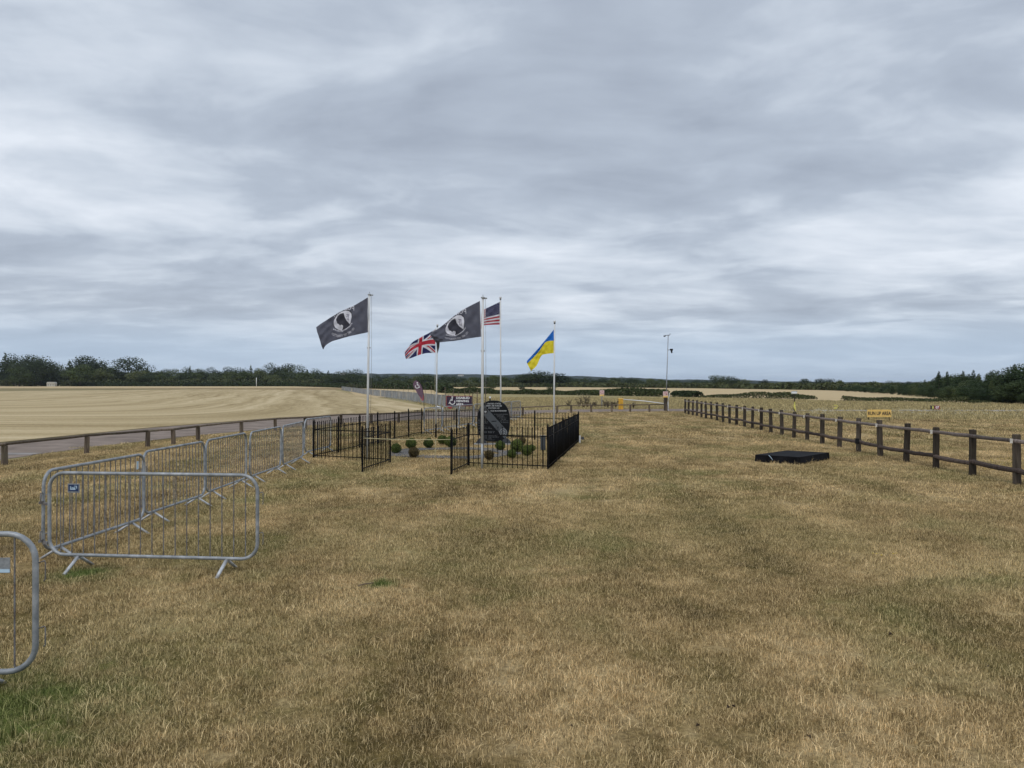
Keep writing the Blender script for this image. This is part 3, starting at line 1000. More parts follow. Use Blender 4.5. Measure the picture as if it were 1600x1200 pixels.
def scatter(name, meshes, pts, label, cat, smin, smax, seed=1, zoff=0.0, scales=None, vary_rot=True):
    """one object of instances, by geometry nodes"""
    src = bpy.data.collections.new(name + '_source')
    for i, me in enumerate(meshes):
        src.objects.link(bpy.data.objects.new(f'{name}_piece', me))
    me = bpy.data.meshes.new(name)
    me.from_pydata([(x, y, T(y) + zoff) for x, y in pts], [], [])
    if scales is None:
        r = random.Random(seed)
        scales = [r.uniform(smin, smax) for _ in pts]
    a = me.attributes.new('scl', 'FLOAT', 'POINT')
    a.data.foreach_set('value', np.array(scales, dtype=np.float32))
    o = link(name, me)
    tag(o, label, cat, kind='stuff')
    ng = bpy.data.node_groups.new(name + '_nodes', 'GeometryNodeTree')
    ng.interface.new_socket('Geometry', in_out='INPUT', socket_type='NodeSocketGeometry')
    ng.interface.new_socket('Geometry', in_out='OUTPUT', socket_type='NodeSocketGeometry')
    N = ng.nodes
    gi = N.new('NodeGroupInput'); go = N.new('NodeGroupOutput')
    ci = N.new('GeometryNodeCollectionInfo')
    ci.inputs[0].default_value = src
    ci.inputs[1].default_value = True
    ci.inputs[2].default_value = True
    iop = N.new('GeometryNodeInstanceOnPoints')
    iop.inputs['Pick Instance'].default_value = True
    rv = N.new('FunctionNodeRandomValue'); rv.data_type = 'FLOAT_VECTOR'
    rv.inputs[0].default_value = (-.04, -.04, 0); rv.inputs[1].default_value = (.04, .04, 6.2831)
    rv.inputs['Seed'].default_value = seed
    ri = N.new('FunctionNodeRandomValue'); ri.data_type = 'INT'
    ri.inputs[4].default_value = 0; ri.inputs[5].default_value = len(meshes) - 1
    ri.inputs['Seed'].default_value = seed + 5
    na = N.new('GeometryNodeInputNamedAttribute'); na.data_type = 'FLOAT'
    na.inputs[0].default_value = 'scl'
    K = ng.links
    K.new(gi.outputs[0], iop.inputs['Points'])
    K.new(ci.outputs[0], iop.inputs['Instance'])
    K.new(ri.outputs[2], iop.inputs['Instance Index'])
    K.new(rv.outputs[0], iop.inputs['Rotation'])
    K.new(na.outputs[0], iop.inputs['Scale'])
    K.new(iop.outputs[0], go.inputs[0])
    md = o.modifiers.new('scatter', 'NODES')
    md.node_group = ng
    return o


def inside(x, y, poly):
    c = False
    n = len(poly)
    for i in range(n):
        x1, y1 = poly[i]; x2, y2 = poly[i - 1]
        if (y1 > y) != (y2 > y) and x < (x2 - x1) * (y - y1) / (y2 - y1) + x1:
            c = not c
    return c


PLAT = [(6.39, 20.2), (7.28, 19.5), (8.57, 20.8), (7.68, 21.5)]
PC = (7.48, 20.5)
PLATX = [((px - PC[0]) * 1.38 + PC[0], (py - PC[1]) * 1.45 + PC[1]) for px, py in PLAT]
def on_hard(x, y):
    return inside(x, y, PLATX)

near = [blade_patch('blade_patch', 1900, .5, .014, .042, .0030, M['blade'], 100 + i, lean=.95) for i in range(7)]
farp = [blade_patch('blade_patch', 1000, .9, .020, .048, .0055, M['blade'], 200 + i, lean=.8) for i in range(5)]
vfar = [blade_patch('blade_patch', 600, 1.6, .025, .055, .013, M['blade'], 300 + i) for i in range(4)]
pts = []
y = 2.6
while y < 13.0:
    half = y * .74 + 1.6
    x = -half
    while x < half:
        if not on_hard(x, y): pts.append((x + rnd.uniform(-.12, .12), y + rnd.uniform(-.12, .12)))
        x += .34
    y += .34
scatter('lawn_grass', near, pts, 'short dry straw coloured lawn grass with green patches, foreground', 'grass', .75, 1.25, 3, .006)
pts = []
y = 12.6
while y < 27:
    half = y * .72 + 2
    x = -half
    while x < half:
        if inside(x, y, lawn_poly) and not on_hard(x, y): pts.append((x + rnd.uniform(-.2, .2), y + rnd.uniform(-.2, .2)))
        x += .62
    y += .62
scatter('lawn_grass', farp, pts, 'short dry mown grass around the memorial and the fences', 'grass', .8, 1.2, 4, .006)
pts = []
y = 26.5
while y < 57:
    half = y * .70 + 2
    x = -half
    while x < half:
        if inside(x, y, lawn_poly): pts.append((x + rnd.uniform(-.4, .4), y + rnd.uniform(-.4, .4)))
        x += 1.15
    y += 1.15
scatter('lawn_grass', vfar, pts, 'dry mown grass in the distance between the two rail fences', 'grass', .8, 1.15, 5, .006)

# tall unmown grass beyond
tall = [blade_patch('blade_patch', 260, 1.5, .06, .17, .020, M['tall'], 400 + i, lean=.35) for i in range(4)]
pts = []
for k in range(9500):
    y = 43 + (rnd.random() ** 1.2) * 72
    x = rnd.uniform(-.12, .70) * y
    if x > 13 and rnd.random() < .55: continue
    if inside(x, y, lawn_poly) or inside(x, y, [(-19, 12), (-17.9, 25), (-16.7, 36), (-14, 46), (-8.5, 54), (-1, 59), (7, 62.8), (15, 63.8), (16, 61), (26, 60.8), (150, 60), (150, 50), (60, 54.6), (26, 57.2), (15, 57.6), (-13.2, 25)]): continue
    if y > 58 and x < np.interp(y, [58, 68, 91, 137], [-3.6, -6.2, -12, -25]): continue
    lim = np.interp(x, [-14, 5, 25, 38, 44, 49, 60], [160, 148, 122, 94, 86, 81, 78])
    if y > lim: continue
    pts.append((x, y))
scatter('tall_grass', tall, pts, 'tall pale unmown grass beyond the track and around the runway', 'grass', .6, 1.2, 6)
# taller tufts at the foot of posts and barriers
tuf = [blade_patch('blade_patch', 60, .16, .04, .085, .004, M['blade'], 500 + i, lean=.5) for i in range(3)]

# flowers
def flower_mesh(mat, r, h):
    m = MB()
    for k in range(5):
        a = k * 1.257
        m.add([(0, 0, h), (math.cos(a) * r, math.sin(a) * r, h + .01), (math.cos(a + .6) * r * 1.05, math.sin(a + .6) * r * 1.05, h + .004)], [(0, 1, 2)])
    return m.mesh('flower', mat)

pts = []
for k in range(420):
    Y = rnd.uniform(45, 56)
    px = rnd.choice([rnd.gauss(1480, 60), rnd.gauss(1285, 14), rnd.uniform(1380, 1640)])
    pts.append((at(px, Y), Y))
scatter('white_flowers', [flower_mesh(M['flowerw'], .05, .26)], pts, 'scattered white flower heads in the tall grass behind the yellow sign', 'flowers', .7, 1.3, 7)
pts = [(at(rnd.gauss(1570, 25), Y), Y) for Y in [rnd.uniform(18.0, 21) for _ in range(130)]]
pts += [(4.4 + rnd.uniform(-.2, .2), 9.1 + rnd.uniform(-.1, .1)) for _ in range(5)] + [(5.1, 8.2), (3.95, 5.0), (4.1, 4.8), (6.5, 9.3)]
scatter('yellow_flowers', [flower_mesh(M['flowery'], .018, .05)], pts, 'tiny yellow flowers low in the lawn', 'flowers', .6, 1.0, 8)
pts = [(-4.63, 8.2), (-4.5, 8.35), (-4.75, 8.35), (-4.85, 8.1), (-4.4, 8.15), (-1.33, 7.85), (-1.28, 7.9), (-1.4, 7.82), (-5.5, 7.7), (-2.75, 8.05)] + [(rnd.uniform(-3.6, -2.3), rnd.uniform(4.2, 5.0)) for _ in range(26)]
pts += [(x + rnd.uniform(-.1, .1), y + rnd.uniform(-.05, .05)) for x, y in [(10.35, 15.7 + 1.5 * i) for i in range(12)] for _ in range(2)]
for a, b in zip(PLAT, PLAT[1:] + PLAT[:1]):
    for k in range(7):
        f = k / 7 + rnd.uniform(0, .1)
        pts.append((a[0] + (b[0] - a[0]) * f + rnd.uniform(-.05, .05), a[1] + (b[1] - a[1]) * f - .06 + rnd.uniform(-.05, .05)))
scatter('grass_tufts', tuf, pts, 'longer grass tufts round posts, barrier feet and the black platform', 'grass', .7, 1.3, 9, .004)


# dead leaves
leafm = MB().add([(-.02, 0, .01), (0, -.012, .03), (.024, 0, .012), (0, .014, .035)], [(0, 1, 2), (0, 2, 3)]).mesh('leaf', M['copper'])
pts = [(1.35, 4.8), (1.39, 4.82), (1.1, 4.55), (.35, 4.55), (3.05, 6.2), (3.4, 5.5), (1.7, 4.4)]
scatter('dead_leaves', [leafm], pts, 'few dark withered leaves lying in the foreground lawn', 'leaves', .5, 1.0, 10, .02)
st = MB(); st.tube([(0, 0, .035), (.06, .035, .045), (.14, .1, .04)], [.006, .007, .005], 6)
tag(st.build('stick', M['kneewood'], None, (-1.54, 7.68, 0)), 'short pale stick lying on the lawn in front of the long barrier', 'stick')


# ------------------------------------------------------------------ crowd control barriers
BW, Z0, Z1 = 2.3, .17, 1.07
frame_me = MB().tube(ring_pts(BW, Z0, Z1, .17, 6), .019, 10, closed=True).mesh('frame', M['galv'])
bar_me = MB().tube([(0, 0, Z0), (0, 0, Z1)], .0062, 6, cap=False).mesh('bar', M['bar'])
foot_me = MB().tube([(0, 0, Z0 - .01), (0, -.13, .078), (0, -.24, .008)], [.019, .019, .020], 8, squash=.8).mesh('foot', M['foot'])
hookm = MB(); hookm.tube([(0, 0, .0), (.035, 0, .012), (.04, 0, .0), (.04, 0, -.11), (.03, 0, -.12)], .0045, 6)
hook_me = hookm.mesh('hook', M['bar'])
eyem = MB(); eyem.tube([(0, 0, .05), (-.03, 0, .05), (-.035, 0, 0), (-.03, 0, -.05), (0, 0, -.05)], .006, 6)
eyem.box((-.02, 0, -.055), (.05, .03, .03))
eye_me = eyem.mesh('socket', M['bar'])


def barrier_proto():
    e = empty('crowd_barrier', (0, 0, 0))
    link('frame', frame_me, e)
    n = 17
    for i in range(n):
        x = -BW / 2 + BW * (i + 1) / (n + 1)
        b = link('bar', bar_me, e, (x, 0, 0))
        ed = BW / 2 - abs(x)
        if ed < .17:
            k = .17 - math.sqrt(max(0, .17 ** 2 - (.17 - ed) ** 2))
            b.scale = (1, 1, (Z1 - Z0 - 2 * k) / (Z1 - Z0)); b.location.z = (Z0 + Z1) / 2 * (1 - b.scale.z)
    for sx in (-1, 1):
        for sy in (0, 1):
            link('foot', foot_me, e, (sx * (BW / 2 - .33), 0, 0), (0, 0, math.pi * sy))
    for z in (.88, .45):
        link('hook', hook_me, e, (BW / 2 + .02, 0, z))
        link('socket', eye_me, e, (-BW / 2 - .02, 0, z - .1))
    return e


proto_b = barrier_proto()
proto_tree = tree_of(proto_b)
first = [True]
def barrier(a, b, label, group, tilt=0.0):
    o = proto_b if first[0] else copy_tree(proto_b, None, proto_tree)
    first[0] = False
    dx, dy = b[0] - a[0], b[1] - a[1]
    o.location = ((a[0] + b[0]) / 2, (a[1] + b[1]) / 2, 0)
    o.rotation_euler = (tilt, 0, math.atan2(dy, dx))
    L = math.hypot(dx, dy)
    o.scale = (L / (BW + .04), 1, 1)
    tag(o, label, 'barrier', group)
    return o


G1 = 'steel crowd barriers standing on the lawn'
b0 = barrier((-5.13, 8.5), (-2.71, 8.25), 'nearest full crowd barrier, facing the viewer, with a small blue maker plate', G1)
pl = MB().box((0, 0, 0), (.135, .006, .10), bev=.002).build('plate', M['greyplate'], b0, (-.865, -.014, .905))
MB().box((0, -.005, .004), (.112, .004, .072)).build('plate_face', M['blueplate'], pl)
lg = MB()
for (x, z, w, h) in ((-.030, .002, .008, .034), (-.005, -.016, .06, .008), (-.012, 0, .010, .018), (.004, -.002, .010, .016), (.018, -.002, .010, .016), (.025, .020, .03, .006), (.039, .006, .007, .028)):
    lg.box((x, -.009, z + .004), (w, .003, h))
lg.build('plate_logo', M['sticker'], pl)
b1 = barrier((-5.27, 8.62), (-5.17, 10.82), 'first barrier of the receding row, joined to the near one at its left end', G1, .01)
MB().box((0, 0, 0), (.05, .006, .11)).build('sticker', M['sticker'], b1, (.93, -.014, .93))
barrier((-5.30, 11.05), (-5.24, 13.15), 'second barrier of the receding row, behind the middle of the near barrier', G1, -.01)
barrier((-5.30, 13.30), (-5.33, 15.45), 'third barrier of the receding row, above the right half of the near barrier', G1)
barrier((-5.33, 15.60), (-5.32, 17.70), 'fourth barrier of the receding row, right beyond the near barrier corner', G1, .012)
barrier((-5.33, 17.85), (-5.45, 20.10), 'fifth barrier of the receding row, next to last before the iron fence', G1)
barrier((-5.72, 21.2), (-5.5, 23.4), 'last barrier of the row, partly behind the corner of the iron fence', G1)
bl = barrier((-5.52, 4.9), (-3.10, 5.04), 'crowd barrier cut off by the left edge of the photo, closest to the viewer', G1)
pp = MB().box((0, 0, 0), (.25, .005, .10)).build('plate', M['greyplate'], bl, (.87, .0, .865))
MB().box((.075, -.006, -.035), (.10, .003, .022)).build('sticker', M['sticker'], pp)

# row behind the memorial
dirx, diry = .27, .963
x0, y0 = -3.55, 31.0
names = ['first', 'second', 'third', 'fourth', 'fifth', 'sixth']
for i in range(5):
    a = (x0 + dirx * 2.12 * i, y0 + diry * 2.12 * i)
    b = (a[0] + dirx * 2.05, a[1] + diry * 2.05)
    barrier(a, b, ['barrier behind the rear left corner post of the iron fence', 'barrier behind the white pole of the red white and blue crossed flag', 'barrier under the left half of the disabled viewing banner',
                   'barrier under the right half of the disabled viewing banner', 'barrier seen just left of the black memorial stone'][i], 'steel barriers in a row behind the iron fence')
barrier((-.45, 41.3), (-.05, 43.2), 'barrier peeping out right behind the black memorial stone', 'steel barriers in a row behind the iron fence')
barrier((-.03, 43.3), (.50, 44.8), 'farthest barrier of the row, right of the memorial stone', 'steel barriers in a row behind the iron fence')

# long far line of barriers, too small to show parts
fm = MB(); fm.tube(ring_pts(BW, Z0, Z1, .15, 3), .024, 5, closed=True)
for i in range(19):
    x = -BW / 2 + BW * (i + 1) / 20
    fm.box((x, 0, (Z0 + Z1) / 2), (.014, .014, Z1 - Z0))
for sx in (-1, 1):
    for sy in (-1, 1):
        fm.tube([(sx * .85, 0, Z0), (sx * .85, sy * .27, 0)], .02, 4)
far_me = fm.mesh('crowd_barrier', M['farbar'])
seg = []
for (xa, ya), (xb, yb) in zip(FL[:-1], FL[1:]):
    L = math.hypot(xb - xa, yb - ya); n = int(L / 2.36)
    for k in range(n):
        f = (k + .5) / n
        o = link('crowd_barrier', far_me, None, (xa + (xb - xa) * f, ya + (yb - ya) * f, T(ya + (yb - ya) * f)), (0, 0, math.atan2(yb - ya, xb - xa) + rnd.uniform(-.06, .06)))
        tag(o, 'grey barrier in the long line along the right edge of the stubble field', 'barrier', 'barriers lining the edge of the stubble field')
        if ya < 60 and k == 0: o['label'] = 'nearest grey barrier of the long line beside the stubble field'; del o['group']
        if k % 2 == 0:
            h = rnd.uniform(1.35, 1.7) * (1 + .002 * ya)
            s = MB(); s.tube([(0, 0, 0), (rnd.uniform(-.04, .04), 0, h)], .022, 5)
            s = s.build('stake', M['kneewood'], None, (xa + (xb - xa) * f + 1.2, ya + (yb - ya) * f + .6, T(ya)))
            tag(s, 'thin wooden stake standing above the long barrier line', 'stake', 'thin stakes behind the long barrier line')
for px, Y in ((745, 56), (752, 60), (727, 55), (716, 56), (733, 60), (758, 66), (700, 58), (707, 62)):
    s = MB(); s.tube([(0, 0, 0), (.02, 0, rnd.uniform(1.25, 1.6))], .022, 5)
    tag(s.build('stake', M['kneewood'], None, (at(px, Y), Y, 0)), 'thin wooden stake in the tall grass around the disabled viewing banner', 'stake', 'stakes behind the viewing banner')


# ------------------------------------------------------------------ timber fences
def jitter_post(h, wx, wy, seed, top_bev=.012):
    r = random.Random(seed)
    m = MB()
    z0 = -.1
    vs = []
    for z, k in ((z0, 1.02), (h * .5, 1.0), (h - .012, .98), (h, .84)):
        for sx, sy in ((-1, -1), (1, -1), (1, 1), (-1, 1)):
            vs.append((sx * wx / 2 * k + r.uniform(-.003, .003), sy * wy / 2 * k + r.uniform(-.003, .003), z + (r.uniform(-.006, .006) if z > .5 else 0)))
    fs = []
    for i in range(3):
        for k in range(4):
            a = i * 4 + k; b = i * 4 + (k + 1) % 4
            fs.append((a, b, b + 4, a + 4))
    fs += [(3, 2, 1, 0), (12, 13, 14, 15)]
    m.add(vs, fs)
    return m


def rail_mb(a, b, r, seed, half=False, sag=.01, flat=1.0):
    rr = random.Random(seed)
    a, b = Vector(a), Vector(b)
    pts = []; rs = []
    for i in range(7):
        f = i / 6
        p = a.lerp(b, f)
        p.z -= sag * 4 * f * (1 - f) * rr.uniform(.5, 1.2)
        p.z += rr.uniform(-.006, .006); p.x += rr.uniform(-.005, .005)
        pts.append(p); rs.append(r * rr.uniform(.93, 1.07))
    m = MB(); m.tube(pts, rs, 8, smooth=False, squash=flat)
    return m


xs_px = [1589, 1519.6, 1462.5, 1416, 1375.5, 1341.5, 1311.6, 1284.8, 1261, 1240.4, 1221.9, 1204.7, 1189.2, 1175.5, 1163.4, 1150.7, 1140, 1129.7, 1120.4, 1111.5, 1103.2, 1096, 1089, 1082.3, 1075.8, 1070.6]
Rf = [(10.3, 12.7), (10.3, 14.2)] + [(at(p, 15.7 + 1.5 * i), 15.7 + 1.5 * i) for i, p in enumerate(xs_px)]
# smooth positions a little
fence = empty('post_and_rail_fence', (Rf[0][0], Rf[0][1], 0), 0, 'long dark timber post and rail fence receding along the right side', 'fence')
ox, oy = Rf[0]
def loc(p, z=0): return (p[0] - ox, p[1] - oy, z)
for i, p in enumerate(Rf):
    h = 1.02 + rnd.uniform(-.025, .02)
    pm = jitter_post(h, .112, .112, i).build('post', M['postwood'], fence, loc(p))
    pm.rotation_euler = (rnd.uniform(-.03, .03), rnd.uniform(-.03, .03), rnd.uniform(-.12, .12))
for i in range(len(Rf) - 1):
    a, b = Rf[i], Rf[i + 1]
    off = -.05
    z = .885
    m = rail_mb(loc((a[0] + off, a[1] + .0), z + rnd.uniform(-.012, .012)), loc((b[0] + off, b[1]), z + rnd.uniform(-.012, .012)), .043, 50 + i, sag=.0)
    m.build('top_rail', M['railwood'], fence)
    if i > 0 and i % 2 == 0:
        e = MB().box((0, 0, 0), (.02, .055, .095), bev=.003).build('rail_end', M['endgrain'], fence, loc((a[0] - .105, a[1] + .012), z), (0, 0, .5))
    z = .30
    m = rail_mb(loc((a[0] - .03, a[1]), z + rnd.uniform(-.03, .03)), loc((b[0] - .03, b[1]), z + rnd.uniform(-.03, .03)), .052, 90 + i, sag=.02)
    m.build('lower_rail', M['lowrail'], fence)
# small junction box and cable on the fifth visible post
jb = MB().box((0, 0, 0), (.10, .08, .16), bev=.01).build('junction_box', M['dark'], fence, loc((at(1338, 22.9) - .02, 22.8), .36))
jc = MB(); jc.tube([(0, 0, -.08), (-.03, 0, -.2), (.02, 0, -.3), (.05, 0, -.24)], .009, 5); jc.build('cable', M['dark'], jb)

ox, oy = KNEE[0]
knee = empty('knee_rail_fence', (ox, oy, 0), 0, 'low timber knee rail following the edge of the track from left to centre', 'fence')
for i, p in enumerate(KNEE):
    m = MB(); hh = .50
    m.tube([(0, 0, -.1), (0, 0, hh * .5), (0, 0, hh)], [.078, .075, .073], 8, smooth=False)
    m.build('post', M['kneewood'], knee, loc(p), (rnd.uniform(-.04, .04), rnd.uniform(-.05, .05), rnd.uniform(0, 3)))
for i in range(len(KNEE) - 1):
    a, b = KNEE[i], KNEE[i + 1]
    m = rail_mb(loc(a, .535), loc(b, .535), .052, 200 + i, sag=.0, flat=.75)
    m.build('rail', M['kneewood'], knee)


# ------------------------------------------------------------------ iron memorial fence
A = (-5.43, 21.06); G1p = (-3.16, 19.95); G2p = (-1.07, 19.05); B = (.85, 18.25); C = (2.33, 27.0); D = (-3.68, 31.3)
barme = MB().tube([(0, 0, .015), (0, 0, .985)], .0085, 6).tube([(0, 0, .975), (0, 0, .99), (0, 0, 1.005), (0, 0, 1.02)], [.008, .013, .011, .002], 6).mesh('bar', M['iron'])
postme = MB().box((0, 0, .51), (.04, .04, 1.06)).box((0, 0, 1.05), (.05, .05, .012)).tube([(0, 0, 1.055), (0, 0, 1.075), (0, 0, 1.09)], [.012, .018, .006], 8).mesh('post', M['iron'])
fe = empty('iron_fence', (A[0], A[1], 0), 0, 'black iron railing enclosure with open double gate around the memorial garden', 'fence')


def iron_run(a, b, parent, org, posts=True, npan=1, gap=.133, dz=0.0):
    L = math.hypot(b[0] - a[0], b[1] - a[1])
    ux, uy = (b[0] - a[0]) / L, (b[1] - a[1]) / L
    ang = math.atan2(uy, ux)
    for z in (.10, .80):
        for k in range(npan):
            f0, f1 = k / npan, (k + 1) / npan
            m = MB().box((0, 0, 0), (L / npan - .04, .016, .022))
            m.build('rail', M['iron'], parent, (a[0] + ux * L * (f0 + f1) / 2 - org[0], a[1] + uy * L * (f0 + f1) / 2 - org[1], z + dz + rnd.uniform(-.006, .006)), (0, 0, ang))
    for k in range(npan):
        l = L / npan; n = int(round(l / gap))
        for j in range(1, n):
            s = k * l + j * l / n
            o = link('bar', barme, parent, (a[0] + ux * s - org[0], a[1] + uy * s - org[1], dz), (rnd.uniform(-.008, .008), rnd.uniform(-.008, .008), 0))
    if posts:
        for k in range(npan + (1 if posts == 2 else 0)):
            s = k * L / npan
            link('post', postme, parent, (a[0] + ux * s - org[0], a[1] + uy * s - org[1], dz + rnd.uniform(-.01, .02)), (rnd.uniform(-.012, .012), rnd.uniform(-.012, .012), ang))


iron_run(A, G1p, fe, A, 1, 1)
link('post', postme, fe, (G1p[0] - A[0], G1p[1] - A[1], 0))
iron_run(G2p, B, fe, A, 1, 1)
iron_run(B, C, fe, A, 1, 5, gap=.10)
iron_run(C, D, fe, A, 1, 4)
iron_run(D, A, fe, A, 1, 6)
# two gate leaves, standing open
for (hinge, end, lab) in ((G1p, (-3.46, 17.8), 'left gate leaf swung open towards the viewer'), (G2p, (-1.37, 17.35), 'right gate leaf swung open towards the viewer')):
    g = bpy.data.objects.new('gate', None); COL.objects.link(g); g.parent = fe
    g.location = (hinge[0] - A[0], hinge[1] - A[1], 0); g['label'] = lab
    iron_run((hinge[0], hinge[1]), end, g, hinge, 0, 1, .14)
    link('end_post', postme, g, (end[0] - hinge[0], end[1] - hinge[1], -.01))
# notice box at the right front corner
nb = empty('notice_box', (B[0] - .10, B[1] + .35, 0), 0, 'dark grey box fixed inside the front right corner of the iron fence', 'box')
MB().box((0, 0, .62), (.12, .10, .33), bev=.01).build('case', M['box'], nb)
MB().box((0, 0, .795), (.15, .13, .02), bev=.004).build('lid', M['box'], nb)
MB().box((0, .03, .23), (.03, .03, .46)).build('support', M['dark'], nb)
wp = empty('marker_post', (C[0] + .02, C[1] - .35, 0), 0, 'short white post with a small grey disc at the rear right fence corner', 'post')
MB().box((0, 0, .13), (.05, .05, .28), bev=.006).build('post', M['white'], wp)
dm = MB(); dm.tube([(.09, -.02, .17), (.09, .0, .17)], .055, 12); dm.build('disc', M['box'], wp)
# rope across the entrance
rp = MB(); n = 18; pts_ = []
a = Vector((-3.46, 17.8, .80)); b = Vector((-1.37, 17.35, .80))
for i in range(n + 1):
    f = i / n; p = a.lerp(b, f); p.z -= .02 * 4 * f * (1 - f); pts_.append(p - a)
rp.tube(pts_, .007, 6)
rope = empty('rope', a, 0, 'pale yellow rope stretched between the two open gate leaves', 'rope')
rp.build('line', M['rope'], rope)
r2 = MB(); r2.tube([(0, 0, 0), (.01, .01, -.2), (-.015, 0, -.45), (-.03, 0, -.52)], .006, 6); r2.build('loose_end', M['rope'], rope, (1.72, -.36, -.02))


# ------------------------------------------------------------------ flagpoles and flags
def flagpole(px, Y, ytop, lean_px, r, label, ball=False, sleeve=None, rope=True, black=False):
    x = at(px, Y)
    top = H + (600 - ytop) * Y / F
    e = empty('flagpole', (x, Y, 0), 0, label, 'flagpole')
    lx = lean_px / F * Y
    sl = sleeve or 0
    def P(z, o=0): return (lx * z / top + o, 0, z)
    m = MB(); m.tube([P(sl), P((sl + top) / 2), P(top)], [r, r * .97, r * .88], 14); m.build('pole', M['pole'], e)
    if sleeve:
        m = MB(); m.tube([P(-.05), P(sl + .03)], r * (.86 if not black else 1.15), 14); m.build('base_sleeve', M['iron'] if black else M['pole2'], e)
    if ball:
        m = MB()
        m.tube([P(top), P(top + .03)], r * 1.1, 10); m.build('truck', M['dark'], e)
        m = MB(); n = 7; c = top + .075
        m.tube([P(c - .045 * math.cos(math.pi * i / n)) for i in range(n + 1)], [max(.002, .045 * math.sin(math.pi * i / n)) for i in range(n + 1)], 12); m.build('finial', M['pole'], e)
    else:
        m = MB(); m.tube([P(top), P(top + .025), P(top + .04)], [r * 1.5, r * 1.55, r * .5], 12); m.build('cap', M['pole2'], e)
        m = MB(); m.tube([P(top + .04), P(top + .09)], .006, 6); m.build('spike', M['steel'], e)
        m = MB(); m.tube([P(top + .0, -.02), P(top + .0, .10)], .018, 6); m.build('arm', M['pole2'], e)
        m = MB(); m.tube([P(1.3 + sl * .0 + (top - 1.3) * .55, -r - .012), P(1.3 + (top - 1.3) * .55, r + .02)], .02, 8); m.build('cleat', M['pole2'], e)
    if rope:
        s = -1 if ball else 1
        m = MB(); m.tube([(lx + s * (r + .03), -.01, top - .02), (lx * .75 + s * (r + .045), -.02, top * .6), (lx * .3 + s * (r + .05), -.015, 1.1)], .0045, 5); m.build('halyard', M['rope' if ball else 'steel'], e)
    return e


flagpole(573.2, 20.55, 461, 4, .031, 'thick white flagpole at left, standing by the left open gate leaf')
flagpole(753, 18.57, 466, 1.6, .033, 'thick white flagpole in front of the iron fence, left of the memorial stone', sleeve=.62)
flagpole(782.6, 27.4, 468.5, -.6, .026, 'white flagpole with ball top rising behind the memorial stone', ball=True, rope=False)
flagpole(681, 29.3, 511, 2.4, .028, 'white flagpole with black foot and hanging yellow halyard, rear left', ball=True, sleeve=.50, black=True)
flagpole(865.2, 26.0, 506, 1.4, .028, 'white flagpole with ball top at the right rear of the garden', ball=True, rope=False)

FONT = {
 'A': ['01110', '10001', '10001', '11111', '10001', '10001', '10001'], 'E': ['11111', '10000', '10000', '11110', '10000', '10000', '11111'],
 'F': ['11111', '10000', '10000', '11110', '10000', '10000', '10000'], 'G': ['01110', '10001', '10000', '10111', '10001', '10001', '01110'],
 'I': ['01110', '00100', '00100', '00100', '00100', '00100', '01110'], 'M': ['10001', '11011', '10101', '10101', '10001', '10001', '10001'],
 'N': ['10001', '11001', '10101', '10011', '10001', '10001', '10001'], 'O': ['01110', '10001', '10001', '10001', '10001', '10001', '01110'],
 'P': ['11110', '10001', '10001', '11110', '10000', '10000', '10000'], 'R': ['11110', '10001', '10001', '11110', '10100', '10010', '10001'],
 'T': ['11111', '00100', '00100', '00100', '00100', '00100', '00100'], 'U': ['10001', '10001', '10001', '10001', '10001', '10001', '01110'],
 'W': ['10001', '10001', '10001', '10101', '10101', '11011', '10001'], 'Y': ['10001', '10001', '01010', '00100', '00100', '00100', '00100'],
 '*': ['00000', '00100', '11111', '01110', '01010', '00000', '00000'], ' ': ['00000'] * 7}


def polymask(X, Y, poly):
    c = np.zeros(X.shape, bool)
    n = len(poly)
    for i in range(n):
        x1, y1 = poly[i]; x2, y2 = poly[i - 1]
        if y1 == y2: continue
        cond = ((y1 > Y) != (y2 > Y)) & (X < (x2 - x1) * (Y - y1) / (y2 - y1) + x1)
        c ^= cond
    return c


def text_on_curve(X, Y, curve, text, hgt, col_img, col):
    """curve runs from the start of the text; glyph 'up' is to the left-hand normal that points to -y (image up)"""
    cv = np.array(curve, float)
    sg = np.linalg.norm(np.diff(cv, axis=0), axis=1); cum = np.concatenate([[0], np.cumsum(sg)])
    adv = cum[-1] / len(text)
    for i, ch in enumerate(text):
        s0 = i * adv; sm = s0 + adv * .5
        p = np.array([np.interp(sm, cum, cv[:, 0]), np.interp(sm, cum, cv[:, 1])])
        q = np.array([np.interp(sm + 5, cum, cv[:, 0]), np.interp(sm + 5, cum, cv[:, 1])])
        d = (q - p) / max(1e-6, np.linalg.norm(q - p))
        up = np.array([-d[1], d[0]])
        if up[1] > 0: up = -up
        rx = (X - p[0]) * d[0] + (Y - p[1]) * d[1]
        ry = (X - p[0]) * up[0] + (Y - p[1]) * up[1]
        gx = np.floor((rx / (adv * .86) + .5) * 5).astype(int)
        gy = np.floor((1 - ry / hgt) * 7).astype(int)
        ok = (gx >= 0) & (gx < 5) & (gy >= 0) & (gy < 7)
        G = np.array([[int(c) for c in row] for row in FONT[ch]], bool)
        hit = np.zeros(X.shape, bool)
        hit[ok] = G[gy[ok], gx[ok]]
        col_img[hit] = col


